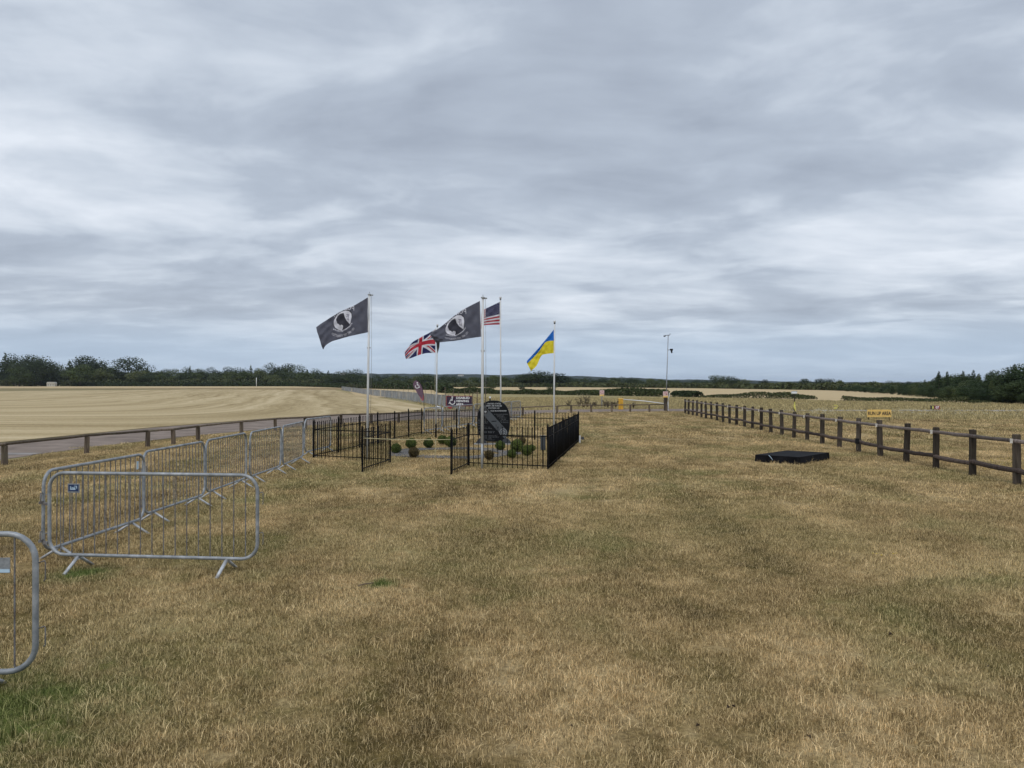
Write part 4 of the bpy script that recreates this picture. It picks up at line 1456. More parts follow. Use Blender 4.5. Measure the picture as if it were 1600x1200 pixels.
def pow_print(U, V):
    X = 1135 - 1075 * U
    yt = 60 + (1135 - X) * .58
    yb = 790 + (1135 - X) * .22
    Y = yb - V * (yb - yt)
    img = np.zeros(U.shape + (3,)); img[:] = (.105, .109, .145)
    W = (.80, .80, .88); K = (.045, .046, .066)
    disc = [(800, 480), (790, 400), (740, 360), (680, 358), (600, 385), (520, 440), (460, 500), (415, 590), (410, 660), (440, 715), (500, 755), (580, 768), (650, 750), (720, 700), (775, 620)]
    cx, cy = 610, 565
    rim = [((x - cx) * 1.07 + cx, (y - cy) * 1.07 + cy) for x, y in disc]
    img[polymask(X, Y, rim)] = K
    img[polymask(X, Y, disc)] = W
    head = [(635, 412), (560, 436), (495, 490), (468, 545), (470, 585), (486, 605), (480, 628), (500, 640), (520, 650), (548, 680), (580, 655), (612, 672), (612, 700), (600, 735), (575, 772), (650, 752), (722, 700), (765, 632), (700, 570), (655, 500)]
    img[polymask(X, Y, head)] = K
    for (x0, y0, x1, y1) in ((690, 430, 745, 445), (700, 455, 750, 466), (680, 480, 745, 490), (700, 440, 708, 545), (735, 440, 743, 560), (700, 520, 745, 530), (708, 540, 745, 552)):
        img[(X > x0) & (X < x1) & (Y > y0) & (Y < y1)] = (.20, .19, .26)
    text_on_curve(X, Y, [(835, 612), (780, 690), (700, 752), (600, 800), (480, 800), (388, 762)], '*' * 15, 42, img, W)
    text_on_curve(X, Y, [(875, 712), (790, 800), (700, 850), (600, 885), (480, 893), (355, 845)], 'YOU ARE NOT FORGOTTEN', 44, img, (.70, .70, .78))
    text_on_curve(X, Y, [(850, 335), (740, 335), (640, 366), (540, 426), (430, 515)], 'POW*MIA', 92, img, W)
    img[(U < .012)] = (.30, .30, .32)
    return img


def us_print(U, V):
    img = np.zeros(U.shape + (3,))
    k = np.floor((1 - V) * 13).astype(int)
    img[:] = (.70, .69, .74)
    img[k % 2 == 0] = (.42, .028, .05)
    can = (U < .40) & ((1 - V) < 7 / 13)
    img[can] = (.006, .008, .075)
    a = U / .40 * 12; b = (1 - V) / (7 / 13) * 10
    ia, ib = np.round(a), np.round(b)
    star = can & ((ia + ib) % 2 == 0) & (ia > 0) & (ia < 12) & (ib > 0) & (ib < 10) & (((a - ia) ** 2 * 1.2 + (b - ib) ** 2) < .055)
    img[star] = (.9, .9, .95)
    img[U < .012] = (.7, .7, .72)
    return img


def ua_print(U, V):
    img = np.zeros(U.shape + (3,))
    img[:] = (.84, .70, .03)
    img[V > .5] = (.015, .17, .64)
    return img


def uk_print(U, V):
    img = np.zeros(U.shape + (3,)); img[:] = (.012, .015, .10)
    X = (U - .5) * 60; Y = (V - .5) * 30
    W = (.70, .70, .76); Rd = (.50, .025, .05)
    for s in (1, -1):
        d = (Y * 60 - s * X * 30) / math.hypot(60, 30)
        img[np.abs(d) < 3] = W
    for s in (1, -1):
        d = (Y * 60 - s * X * 30) / math.hypot(60, 30)
        side = np.where(X * s > 0, 1, -1) * s
        img[(d * np.where(X > 0, 1, -1) * s < 0) & (np.abs(d) < 2)] = Rd
    img[(np.abs(X) < 5) | (np.abs(Y) < 5)] = W
    img[(np.abs(X) < 3) | (np.abs(Y) < 3)] = Rd
    img[U < .015] = (.7, .7, .72)
    return img


def cat(xs, ys, t):
    """monotone-ish smooth interpolation (Catmull-Rom on non uniform knots via hermite)"""
    xs = np.array(xs, float); ys = np.array(ys, float)
    m = np.gradient(ys, xs)
    i = np.clip(np.searchsorted(xs, t) - 1, 0, len(xs) - 2)
    h = xs[i + 1] - xs[i]; s = (t - xs[i]) / h
    return (ys[i] * (2 * s ** 3 - 3 * s ** 2 + 1) + m[i] * h * (s ** 3 - 2 * s ** 2 + s) + ys[i + 1] * (-2 * s ** 3 + 3 * s ** 2) + m[i + 1] * h * (s ** 3 - s ** 2))


def flag(rows, Y, printer, label, nu=230, nv=140, amp=.07, waves=1.6, ph=0.0, depth=None, fine=.012, name='flag'):
    """rows: list of (v, [(u, px, py)...]) : hem and mid lines of the cloth as it hangs in the wind"""
    U1 = np.linspace(0, 1, nu + 1); V1 = np.linspace(0, 1, nv + 1)
    vr = [r[0] for r in rows]
    cx = np.array([cat([p[0] for p in r[1]], [p[1] for p in r[1]], U1) for r in rows])
    cy = np.array([cat([p[0] for p in r[1]], [p[2] for p in r[1]], U1) for r in rows])
    PX = np.zeros((nv + 1, nu + 1)); PY = np.zeros_like(PX)
    for j in range(nu + 1):
        PX[:, j] = np.interp(V1, vr, cx[:, j]) if len(vr) == 2 else cat(vr, cx[:, j], V1)
        PY[:, j] = np.interp(V1, vr, cy[:, j]) if len(vr) == 2 else cat(vr, cy[:, j], V1)
    UU, VV = np.meshgrid(U1, V1)
    Z = H + (600 - PY) * Y / F
    X = (PX - 800) / F * Y
    D = amp * UU ** .8 * np.sin(2 * np.pi * (waves * UU + .35 * (1 - VV)) + ph) + fine * UU ** .3 * np.sin(2 * np.pi * (5.3 * UU - 2.2 * VV) + ph) \
        + fine * .8 * np.sin(2 * np.pi * (2.1 * UU + 3.0 * VV) + 1.3) * UU ** .4 + .02 * np.exp(-UU * 5) * np.sin(VV * 9 + UU * 20) 
    if depth is not None:
        D = D + np.interp(UU, depth[0], depth[1])
    ox_, oz_ = X[-1, 0], Z[-1, 0]
    co = np.stack([X - ox_, D, Z - oz_], -1).reshape(-1, 3)
    n = nu * nv
    jj, ii = np.meshgrid(np.arange(nu), np.arange(nv))
    a = (ii * (nu + 1) + jj).ravel()
    loops = np.stack([a, a + 1, a + nu + 2, a + nu + 1], 1).ravel()
    me = bpy.data.meshes.new(name)
    me.vertices.add(len(co)); me.loops.add(4 * n); me.polygons.add(n)
    me.vertices.foreach_set('co', co.astype(np.float32).ravel())
    me.loops.foreach_set('vertex_index', loops.astype(np.int32))
    me.polygons.foreach_set('loop_start', np.arange(0, 4 * n, 4, dtype=np.int32))
    me.polygons.foreach_set('use_smooth', np.ones(n, bool))
    me.update(calc_edges=True)
    Uc, Vc = np.meshgrid((np.arange(nu) + .5) / nu, (np.arange(nv) + .5) / nv)
    img = printer(Uc, Vc).reshape(-1, 3)
    at_ = me.attributes.new('print', 'FLOAT_COLOR', 'FACE')
    at_.data.foreach_set('color', np.concatenate([img, np.ones((n, 1))], 1).astype(np.float32).ravel())
    me.materials.append(M['cloth'])
    o = link(name, me, None, (ox_, Y, oz_))
    return tag(o, label, 'flag')


flag([(0, [(0, 575, 519), (.29, 551.5, 524.5), (.5, 535, 528.2), (.72, 519, 533.5), (.87, 511, 539.5), (1, 505, 546.5)]),
      (.5, [(0, 575, 492), (.29, 551.5, 501), (.5, 535, 506), (.72, 517, 513), (.87, 508, 519), (1, 500, 528)]),
      (1, [(0, 575, 464.5), (.29, 551.5, 478), (.5, 535, 486), (.72, 517, 495), (.87, 505, 502.5), (1, 494.5, 511.7)])],
     20.5, pow_print, 'black flag with mirrored POW MIA emblem on the left flagpole, fly end drooping', amp=.10)
flag([(0, [(0, 752, 526), (.3, 729, 529.5), (.6, 706, 533), (.8, 692, 534.8), (1, 681.3, 535.6)]),
      (.5, [(0, 751, 498), (.3, 727, 508.5), (.6, 702, 519), (.8, 688.5, 525), (1, 676, 528.5)]),
      (1, [(0, 750, 470), (.3, 725.5, 483), (.6, 700, 501), (.8, 685, 513), (1, 671.7, 521.5)])],
     18.55, pow_print, 'black flag with mirrored POW MIA emblem on the front flagpole, overlapping the crossed flag', amp=.10, ph=1.0)
tail = MB(); tail.add([(0, 0, 0), (-.085, .03, .0), (-.06, .02, -.26), (-.055, .015, -.27), (-.008, 0, -.12)], [(0, 1, 2, 3, 4)])
for f in bpy.data.objects:
    if f.name == 'flag.001':
        t_ = tail.build('folded_corner', M['black'], f, (at(687.2, 18.6) - f.location.x, .03, (H + (600 - 535) * 18.6 / F) - f.location.z))
flag([(0, [(0, 781.2, 507), (.42, 757, 508.2), (.7, 753.6, 509.6), (1, 750.5, 513)]),
      (1, [(0, 781.2, 471.7), (.42, 758.8, 482.5), (.7, 754.5, 485), (1, 751.5, 489)])],
     27.38, us_print, 'stars and stripes flag on the pole behind the memorial stone', amp=.02, depth=([0, .42, 1], [0, 0, .45]), nu=200, nv=130)
flag([(0, [(0, 680.7, 551.7), (.28, 667, 551.8), (.5, 655, 554.5), (.8, 641, 560), (1, 634.5, 560.8)]),
      (.5, [(0, 680.7, 534), (.28, 669, 534.5), (.5, 656.8, 537.5), (.8, 641, 547), (1, 633.2, 556)]),
      (1, [(0, 680.7, 514), (.28, 669, 521), (.5, 658, 527), (.8, 642, 537), (1, 632.5, 550)])],
     29.25, uk_print, 'red white and blue crossed union flag partly hidden by the black flag', amp=.06, nu=200, nv=120)
flag([(0, [(0, 865.3, 551.7), (.3, 855, 553), (.55, 846, 556), (.8, 838, 572), (1, 829.5, 579.5)]),
      (.5, [(0, 865.3, 532), (.3, 852, 535), (.55, 842, 549), (.8, 832, 560), (1, 823.6, 568)]),
      (1, [(0, 865.3, 515), (.3, 851, 532.5), (.55, 840, 545.5), (.8, 831, 555.5), (1, 823.3, 564)])],
     26.0, ua_print, 'blue over yellow flag hanging from the right flagpole', amp=.05, nu=160, nv=110)


# ------------------------------------------------------------------ memorial stone
MY = 25.9
mx = at(771.2, MY)
mem = empty('memorial_stone', (mx, MY, 0), 0, 'tall black granite memorial stone with rounded top and diagonal grey band', 'memorial')
mw, mz0, mz1 = 1.10, .11, 1.49
def stone_outline(grow=0.0, n=40):
    pts = []
    zc = (mz0 + mz1) / 2; hz = (mz1 - mz0) / 2 + grow; hx = mw / 2 + grow
    for i in range(n):
        a = 2 * math.pi * i / n
        c, s = math.cos(a), math.sin(a)
        e = .78 if s > 0 else .60
        pts.append((hx * math.copysign(abs(c) ** (e), c), zc + hz * math.copysign(abs(s) ** (.86), s)))
    return pts
ol = stone_outline()
st_ = MB(); st_.prism(ol, -.045, .09); st_.build('stone', M['granite'], mem)
MB().prism([(p[0] * 1.012, (p[1] - .8) * 1.01 + .8) for p in ol], -.03, .075).build('polished_edge', M['graystone'], mem)
# diagonal band clipped to the outline
def clip_poly(poly, a, b, c):
    out = []
    for i in range(len(poly)):
        p, q = poly[i - 1], poly[i]
        dp, dq = a * p[0] + b * p[1] + c, a * q[0] + b * q[1] + c
        if (dp >= 0) != (dq >= 0):
            t = dp / (dp - dq); out.append((p[0] + (q[0] - p[0]) * t, p[1] + (q[1] - p[1]) * t))
        if dq >= 0: out.append(q)
    return out
S_ = 1.10 / 560.0      # zoom pixel to metres on the stone
def zp(x, y): return ((x - 340) * S_, mz1 - (y - 175) * S_)
p1, p2 = zp(190, 262), zp(600, 720)
dx, dz = p2[0] - p1[0], p2[1] - p1[1]
nx_, nz_ = dz, -dx          # normal
L_ = math.hypot(nx_, nz_); nx_ /= L_; nz_ /= L_
inner = [(p[0] * .985, (p[1] - .8) * .985 + .8) for p in ol]
c1 = -(nx_ * p1[0] + nz_ * p1[1])
pm_ = zp(85, 320)
if nx_ * pm_[0] + nz_ * pm_[1] + c1 < 0: nx_, nz_, c1 = -nx_, -nz_, -c1
wb = nx_ * pm_[0] + nz_ * pm_[1] + c1
band = clip_poly(inner, nx_, nz_, c1)
band = clip_poly(band, -nx_, -nz_, -c1 + wb * 1.05)
MB().prism(band, -.048, -.044).build('diagonal_band', M['band'], mem)


def text_mesh(txt, size, mat, name='lettering', bold=0.0, depth=.002, align='CENTER', xs=1.0):
    cu = bpy.data.curves.new('t', 'FONT')
    cu.body = txt; cu.size = size; cu.offset = bold; cu.extrude = depth
    cu.align_x = align; cu.align_y = 'CENTER'; cu.resolution_u = 3
    ob = bpy.data.objects.new('t', cu)
    COL.objects.link(ob)
    bpy.context.view_layer.update()
    me = bpy.data.meshes.new_from_object(ob.evaluated_get(bpy.context.evaluated_depsgraph_get()))
    bpy.data.objects.remove(ob); bpy.data.curves.remove(cu)
    # stand it up: text x,y -> x,z
    me.transform(Matrix.Rotation(math.radians(90), 4, 'X') @ Matrix.Scale(xs, 4, (1, 0, 0)))
    me.materials.clear(); me.materials.append(mat)
    me.name = name
    return me


for txt, x, y, sz in (('UNITED STATES', 348, 228, 34), ('ARMY AIR FORCES', 345, 265, 34), ('STATION 144', 345, 303, 32), ('OLD BUCKENHAM', 425, 350, 33)):
    px_, pz_ = zp(x, y)
    link('inscription', text_mesh(txt, sz * S_ * .98, M['letter'], 'inscription', bold=.0008), mem, (px_, -.0475, pz_))


def fake_line(x0, x1, y, seed, h=9, mat='letter2'):
    r = random.Random(seed)
    m = MB(); x = x0
    while x < x1:
        w = r.uniform(5, 16)
        a, z = zp(x, y)
        m.box((a, -.0485, z), (w * S_ * .8, .002, h * S_ * r.uniform(.7, 1)))
        x += w + r.uniform(3, 8)
    m.build('inscription', M[mat], mem)


for i, (x0_, x1_, y_) in enumerate([(360, 590, 408), (395, 510, 430), (415, 530, 450), (440, 560, 472), (470, 545, 495), (460, 600, 522), (480, 590, 550),
                                   (80, 195, 492), (80, 195, 515), (85, 240, 538), (80, 250, 560), (85, 200, 600), (90, 275, 628), (90, 315, 650),
                                   (100, 355, 705), (110, 355, 722), (130, 425, 775), (140, 425, 798), (190, 300, 818), (235, 355, 845)]):
    fake_line(x0_, x1_, y_, i)
# emblem roundel and shield, aeroplane silhouette
cx_, cz_ = zp(505, 715)
m = MB(); m.tube([(cx_ + .115 * math.cos(R(a)), -.0495, cz_ + .115 * math.sin(R(a))) for a in range(0, 360, 15)], .006, 4, closed=True)
m.tube([(cx_ + .06 * math.cos(R(a)), -.0495, cz_ + .06 * math.sin(R(a))) for a in range(0, 360, 24)], .005, 4, closed=True)
for a in (45, 135, 225, 315):
    m.tube([(cx_ + .02 * math.cos(R(a)), -.0495, cz_ + .02 * math.sin(R(a))), (cx_ + .055 * math.cos(R(a)), -.0495, cz_ + .055 * math.sin(R(a)))], .006, 4)
m.build('emblem', M['letter'], mem)
cx_, cz_ = zp(202, 352)
MB().prism([(cx_ + .085 * math.cos(R(a)), cz_ + .10 * math.sin(R(a))) for a in range(0, 360, 20)][::-1], -.0505, -.048).build('shield', M['black'], mem)
MB().prism([(cx_ - .03, cz_ + .0), (cx_ + .035, cz_ + .0), (cx_ + .03, cz_ - .04), (cx_, cz_ - .065), (cx_ - .03, cz_ - .04)], -.053, -.0505).build('shield', M['letter'], mem)
cx_, cz_ = zp(345, 527)
MB().prism([(cx_ - .11, cz_ + .005), (cx_ - .05, cz_ + .016), (cx_ + .06, cz_ + .018), (cx_ + .115, cz_ + .012), (cx_ + .06, cz_ - .014), (cx_ - .05, cz_ - .018)], -.051, -.048).build('aeroplane', M['granite'], mem)
for x, y, w, h in ((385, 620, 22, 90), (470, 610, 10, 55)):
    a, z = zp(x, y); MB().box((a, -.0495, z), (w * S_, .003, h * S_)).build('tower', M['graystone'], mem)
for s in (-1, 1):
    MB().prism([(s * .22, .055), (s * .60, .055), (s * .58, .10), (s * .50, .20), (s * .44, .23), (s * .30, .18)], -.09, .12).build('foot_block', M['graystone'], mem)
MB().box((0, 0, .027), (1.30, .42, .055), bev=.008).build('plinth', M['plinth'], mem)

# ------------------------------------------------------------------ gravel ring and topiary
def ring_poly(cx, cy, rx, ry, w, rot, n=44):
    c, s = math.cos(rot), math.sin(rot)
    o, i_ = [], []
    for k in range(n):
        a = 2 * math.pi * k / n
        wob = 1 + .05 * math.sin(5 * a) + .03 * math.sin(11 * a)
        for lst, g in ((o, 0), (i_, w)):
            x, y = (rx * wob - g) * math.cos(a), (ry * wob - g) * math.sin(a)
            lst.append((cx + x * c - y * s, cy + x * s + y * c))
    return o, i_


go_, gi_ = ring_poly(-1.75, 22.75, 1.95, 1.75, .62, -.35)
m = MB(); n = len(go_)
m.add([(x, y, .014) for x, y in go_] + [(x, y, .014) for x, y in gi_], [(i, (i + 1) % n, n + (i + 1) % n, n + i) for i in range(n)])
tag(m.build('gravel_bed', M['slate']), kind='structure')
stones = []
for k in range(3):
    r = random.Random(k); m = MB()
    m.box((0, 0, .01), (.045, .03, .018), Matrix.Rotation(r.uniform(-.5, .5), 3, 'X') @ Matrix.Rotation(r.uniform(-.4, .4), 3, 'Y'), bev=.006)
    stones.append(m.mesh('stone', M['slate']))
pts = []
while len(pts) < 5200:
    x = rnd.uniform(-4, .5); y = rnd.uniform(20.5, 25)
    if inside(x, y, go_) and not inside(x, y, gi_): pts.append((x, y))
scatter('slate_gravel', stones, pts, 'grey slate chippings in a ring shaped bed inside the iron fence', 'gravel', .5, 1.3, 12, .014)

rg = np.random.default_rng(8)
def ball_mesh(mat, seed):
    rg = np.random.default_rng(seed); n = 2600
    d = rg.normal(size=(n, 3)); d /= np.linalg.norm(d, axis=1, keepdims=True)
    bump = 1 + .05 * np.sin(d[:, 0] * 7 + seed) + .05 * np.sin(d[:, 2] * 8 + d[:, 1] * 5)
    r = (.80 + .22 * rg.uniform(0, 1, n) ** .7) * bump
    P = d * r[:, None] * np.array([1, 1, .96])
    return quad_cloud_mesh('foliage', P, d + rg.normal(size=(n, 3)) * .6, .062, M[mat], seed)
bg1, bg2, bb = ball_mesh('box_leaf', 1), ball_mesh('box_leaf', 2), ball_mesh('box_brown', 3)
ic = MB(); nn = 8
ic.tube([(0, 0, -.78 * math.cos(math.pi * i / nn)) for i in range(nn + 1)], [max(.01, .78 * math.sin(math.pi * i / nn)) for i in range(nn + 1)], 12)
core = ic.mesh('core', M['dark'])
stem = MB().tube([(0, 0, -.02), (0, 0, .2)], .015, 6).mesh('stem', M['bark'])
balls = [(619, 700.5, 7.6, 0, 'leftmost clipped box ball in the memorial garden'), (642.5, 693, 8, 0, 'green box ball behind the browned one in the left group'),
         (646.7, 706.5, 8, 1, 'browned box ball at the front of the left group'), (669.5, 692.3, 7.5, 0, 'box ball standing alone between left group and gate leaf'),
         (691, 687, 7, 0, 'smaller box ball touching the right open gate leaf from behind'), (704, 690, 8.5, 0, 'large dark box ball seen through the right open gate leaf'),
         (781.5, 696, 7.3, 0, 'box ball at the foot of the memorial stone'), (807.7, 696, 9.5, 0, 'largest box ball, right of the memorial stone'),
         (816, 688.5, 5.5, 1, 'small brown tinged box ball behind the largest one'), (823.5, 703.5, 8.3, 0, 'bright green box ball farthest to the front right'),
         (831, 700, 5.5, 0, 'small box ball half hidden at far right of the garden'), (799.5, 708.8, 7, 0, 'box ball in front of the largest one'),
         (764, 711, 7.3, 1, 'yellow brown box ball just right of the front flagpole foot')]
for px, py, r, br, lab in balls:
    yb = py + r * 1.22
    Y = H * F / (yb - 600)
    rad = r * 1.04 / F * Y
    zc = H - (py - 600) * Y / F
    e = empty('topiary_ball', (at(px, Y), Y, 0), rnd.uniform(0, 6), lab, 'shrub', 'clipped box balls in the memorial garden')
    f = link('foliage', bb if br else rnd.choice([bg1, bg2]), e, (0, 0, zc)); f.scale = (rad,) * 3
    c = link('core', core, e, (0, 0, zc)); c.scale = (rad,) * 3
    link('stem', stem, e)

# ------------------------------------------------------------------ black platform
pf = empty('platform', ((6.39 + 8.57) / 2, (20.2 + 20.8) / 2, 0), 0, 'low black covered stage platform lying on the lawn near the right fence', 'platform')
cx0, cy0 = (6.39 + 8.57) / 2, (20.2 + 20.8) / 2
LF = Vector((.89, -.7, 0)); FR = Vector((1.29, 1.3, 0))
def quadprism(z0, z1, grow, nseg=1):
    c = []
    for s1, s2 in ((-1, -1), (1, -1), (1, 1), (-1, 1)):
        p = LF * .5 * s1 + FR * .5 * s2
        p = p * (1 + grow)
        c.append(p)
    m = MB()
    m.add([(p.x, p.y, z0) for p in c] + [(p.x, p.y, z1) for p in c], [(3, 2, 1, 0), (4, 5, 6, 7), (0, 1, 5, 4), (1, 2, 6, 5), (2, 3, 7, 6), (3, 0, 4, 7)])
    return m
quadprism(.0, .155, -.015).build('skirt', M['dark'], pf)
quadprism(.155, .195, .0).build('deck', M['platform'], pf)
# loose folds of the cover over the sides
corners = [LF * -.5 + FR * -.5, LF * .5 + FR * -.5, LF * .5 + FR * .5, LF * -.5 + FR * .5]
for i in range(4):
    a, b = corners[i], corners[(i + 1) % 4]
    d = (b - a); L = d.length; nrm = Vector((d.y, -d.x, 0)).normalized()
    vs = []; fs = []; nsg = 40
    for k in range(nsg + 1):
        f = k / nsg; p = a + d * f
        w = .010 + .006 * math.sin(k * 1.1 + i) + rnd.uniform(-.002, .002)
        vs += [tuple(p + nrm * .004 + Vector((0, 0, .196))), tuple(p + nrm * (.008 + w * .4) + Vector((0, 0, .10))), tuple(p + nrm * (.01 + w) + Vector((0, 0, .01 + rnd.uniform(0, .015))))]
    for k in range(nsg):
        for j in range(2):
            q = k * 3 + j
            fs.append((q, q + 1, q + 4, q + 3))
    MB().add(vs, fs).build('cover_side', M['platform'], pf)
cr = MB(); p0 = corners[0].lerp(corners[1], .32) + Vector((-.02, -.03, .20))
cr.tube([p0, p0 + Vector((.03, -.03, -.03)), p0 + Vector((.07, -.05, -.09)), p0 + Vector((.09, -.05, -.12))], .007, 5); cr.build('cord', M['sticker'], pf)


# ------------------------------------------------------------------ signs
def wheelchair(s, y, mat, parent, loc_=(0, 0, 0), mirror=False, lw=.075):
    k = -1 if mirror else 1
    m = MB()
    def st(pts, w):
        m.tube([(k * p[0] * s, y, p[1] * s) for p in pts], w * s, 6, squash=1)
    # wheel
    st([(-.02 + .34 * math.cos(R(a)), -.22 + .34 * math.sin(R(a))) for a in range(150, 405, 15)][::1], lw)
    st([(.0, .30), (.0, -.02), (.26, -.02), (.40, -.42), (.52, -.38)], lw)
    st([(.0, .14), (.24, .14)], lw * .9)
    m.tube([(k * (.0 + .0) * s, y - .004, .44 * s), (0, y + .004, .46 * s)], .13 * s, 10)
    for i, v in enumerate(m.v):
        m.v[i] = (v[0], y + max(-.004, min(.004, v[1] - y)), v[2])
    return m.build('wheelchair_symbol', mat, parent, loc_)


BY = 38.0
bx = at(717.5, BY)
ban = empty('viewing_area_banner', (bx, BY, 0), 0, 'dark banner reading DISABLED VIEWING AREA with wheelchair symbol', 'banner')
hw = 20 / F * BY; zt = H - 18.8 * BY / F; zb = H - 34.2 * BY / F
zc = (zt + zb) / 2; hh = (zt - zb) / 2
m = MB(); nsx, nsz = 24, 8; vs = []; fs = []
for side in (0, 1):
    for i in range(nsx + 1):
        for j in range(nsz + 1):
            x = -hw + 2 * hw * i / nsx; z = zb + 2 * hh * j / nsz - .03 * i / nsx + .012
            vs.append((x, .008 * math.sin(i * .9) * math.sin(j) + side * .004, z))
for i in range(nsx):
    for j in range(nsz):
        a = i * (nsz + 1) + j
        fs.append((a, a + nsz + 1, a + nsz + 2, a + 1))
        b = a + (nsx + 1) * (nsz + 1)
        fs.append((b + 1, b + nsz + 2, b + nsz + 1, b))
m.add(vs, fs); m.build('cloth', M['plum'], ban)
for (x, z, w, h) in ((0, zt - .005, 2 * hw, .016), (0, zb + .0, 2 * hw, .016), (-hw + .008, zc, .016, 2 * hh)):
    MB().box((x, -.012, z), (w, .004, h)).build('red_edge', M['red'], ban)
wheelchair(.36, -.014, M['white'], ban, (-hw + .29, 0, zc + .03), mirror=True, lw=.06)
for i, w in enumerate(('DISABLED', 'VIEWING', 'AREA')):
    link('lettering', text_mesh(w, .150, M['white'], bold=.005, align='LEFT', xs=1.02), ban, (-.155, -.014, zc + .15 - .160 * i))
for s in (-1, 1):
    MB().tube([(s * (hw + .03), .03, 0), (s * (hw + .03), .03, zt + .12)], .02, 6).build('post', M['kneewood'], ban)
MB().add([(-hw + .02, -.01, zb), (-hw + .30, -.01, zb), (-hw + .25, -.02, zb - .14), (-hw + .1, -.02, zb - .12)], [(0, 1, 2, 3)]).build('torn_flap', M['red'], ban)

# teardrop flag
TY = 42.0
tx = at(662.5, TY)
td = empty('teardrop_flag', (tx, TY, 0), 0, 'faded plum teardrop flag with white wheelchair symbol on a bent pole', 'flag')
def tz(px, py): return ((px - 662.5) / F * TY, H - (py - 600) * TY / F)
m = MB(); m.tube([(0, 0, 0)] + [(tz(a, b)[0], 0, tz(a, b)[1]) for a, b in ((662.6, 636), (662.3, 620), (660.5, 608), (657.5, 600), (654, 595.5), (650, 593.8), (646.5, 595.5), (645, 599))], [.02, .018, .016, .013, .011, .009, .008, .007, .006], 7)
m.build('pole', M['dark'], td)
tp = [tz(a, b) for a, b in ((662, 624), (661.8, 616), (660.2, 608), (657.2, 600.5), (653.8, 596), (650, 594.4), (646.8, 596), (645.4, 600), (646.2, 604), (649, 609), (653, 616), (657, 622), (660.4, 626.5))]
MB().prism(tp, -.006, .0).build('sail', M['plum2'], td)
MB().prism([tz(a, b) for a, b in ((661.8, 612), (661.9, 624), (660.4, 627), (655.5, 619.5), (656.3, 619.2), (660.2, 624.5))], -.010, -.007).build('red_edge', M['pink'], td)
wheelchair(.30, -.012, M['white'], td, (tz(652, 601.8)[0], 0, tz(652, 601.8)[1]), lw=.07)
MB().tube([(0, 0, 0), (0, 0, .03)], .12, 12).build('foot', M['dark'], td)

# run up area sign
SY = 43.2
sx_ = at(1373.8, SY)
rs = empty('run_up_sign', (sx_, SY, 0), 0, 'yellow board on two short legs reading RUN UP AREA', 'sign')
w_ = 37.5 / F * SY; z_t = H - 40 * SY / F; z_b = H - 51.8 * SY / F
MB().box((0, 0, (z_t + z_b) / 2), (w_, .03, z_t - z_b), bev=.004).build('board', M['signyellow'], rs)
link('lettering', text_mesh('RUN UP AREA', .275, M['black'], bold=.008, xs=.74), rs, (0, -.018, (z_t + z_b) / 2 - .01))
for s in (-1, 1):
    MB().tube([(s * (w_ / 2 - .1), .03, -.02), (s * (w_ / 2 - .1), .03, z_t - .05)], .022, 6).build('leg', M['dark'], rs)

# B 07 marker
SY = 60.5
bs = empty('taxiway_sign', (at(1461, SY), SY, 0), 0, 'small black and red taxiway marker board reading B 07', 'sign')
w_ = 14.4 / F * SY; z_t = H - 33.8 * SY / F; z_b = H - 39.4 * SY / F; zc = (z_t + z_b) / 2
MB().box((-w_ * .28, 0, zc), (w_ * .44, .06, z_t - z_b), bev=.005).build('black_panel', M['black'], bs)
MB().box((w_ * .22, 0, zc), (w_ * .555, .06, z_t - z_b), bev=.005).build('red_panel', M['signred'], bs)
link('lettering', text_mesh('B', .27, M['limeyellow'], bold=.010), bs, (-w_ * .25, -.034, zc - .005))
link('lettering', text_mesh('07', .27, M['white'], bold=.010), bs, (w_ * .22, -.034, zc - .005))
for s in (-1, 1):
    MB().tube([(s * w_ * .4, 0, -.02), (s * w_ * .4, 0, z_b + .02)], .02, 6).build('leg', M['dark'], bs)

# yellow 2-shaped marker
SY = 61.0
ys = empty('yellow_marker', (at(1309.5, SY), SY, 0), 0, 'small pale yellow marker shaped like a figure two beside the runway', 'sign')
s_ = SY / F
def q(x, y): return ((x / 16 + 1220 - 1309.5) * s_, H - (y / 16) * s_)
m = MB(); m.tube([(q(a, b)[0], 0, q(a, b)[1]) for a, b in ((1325, 530), (1380, 530), (1425, 540), (1425, 570), (1380, 590), (1330, 610), (1335, 622), (1410, 618))], .035, 6)
m.build('marker_board', M['limeyellow'], ys)
MB().tube([(0, 0.05, -.02), (0, 0.05, q(0, 600)[1])], .02, 6).build('leg', M['dark'], ys)

# ------------------------------------------------------------------ barrier box, boom, mast, camera pole
YY = 61.8
yb_ = empty('yellow_cabinet', (at(969.9, YY), YY, 0), 0, 'upright yellow barrier cabinet standing on the track', 'cabinet')
hh = H - 22 * YY / F
MB().box((0, 0, hh * .46), (.36, .32, hh * .92), bev=.02).build('body', M['yellow'], yb_)
MB().box((0, 0, hh * .955), (.39, .35, hh * .09), bev=.02).build('lid', M['signyellow'], yb_)
MB().box((0, -.165, hh * .45), (.24, .008, hh * .6), bev=.003).build('door', M['yellow'], yb_)
MB().box((.07, -.173, hh * .5), (.02, .012, .06)).build('handle', M['dark'], yb_)
MB().box((-.24, 0, .62), (.10, .08, .12), bev=.01).build('lamp', M['dark'], yb_)
bm_ = MB(); x1 = at(973.5, YY) - at(969.9, YY); x2 = at(1039, 59.2) - at(969.9, YY)
bm_.tube([(x1, -.1, hh - .10), ((x1 + x2) / 2, -1.2, hh - .20), (x2, -2.6, hh - .38)], .034, 8)
bm_.build('boom', M['white'], yb_)

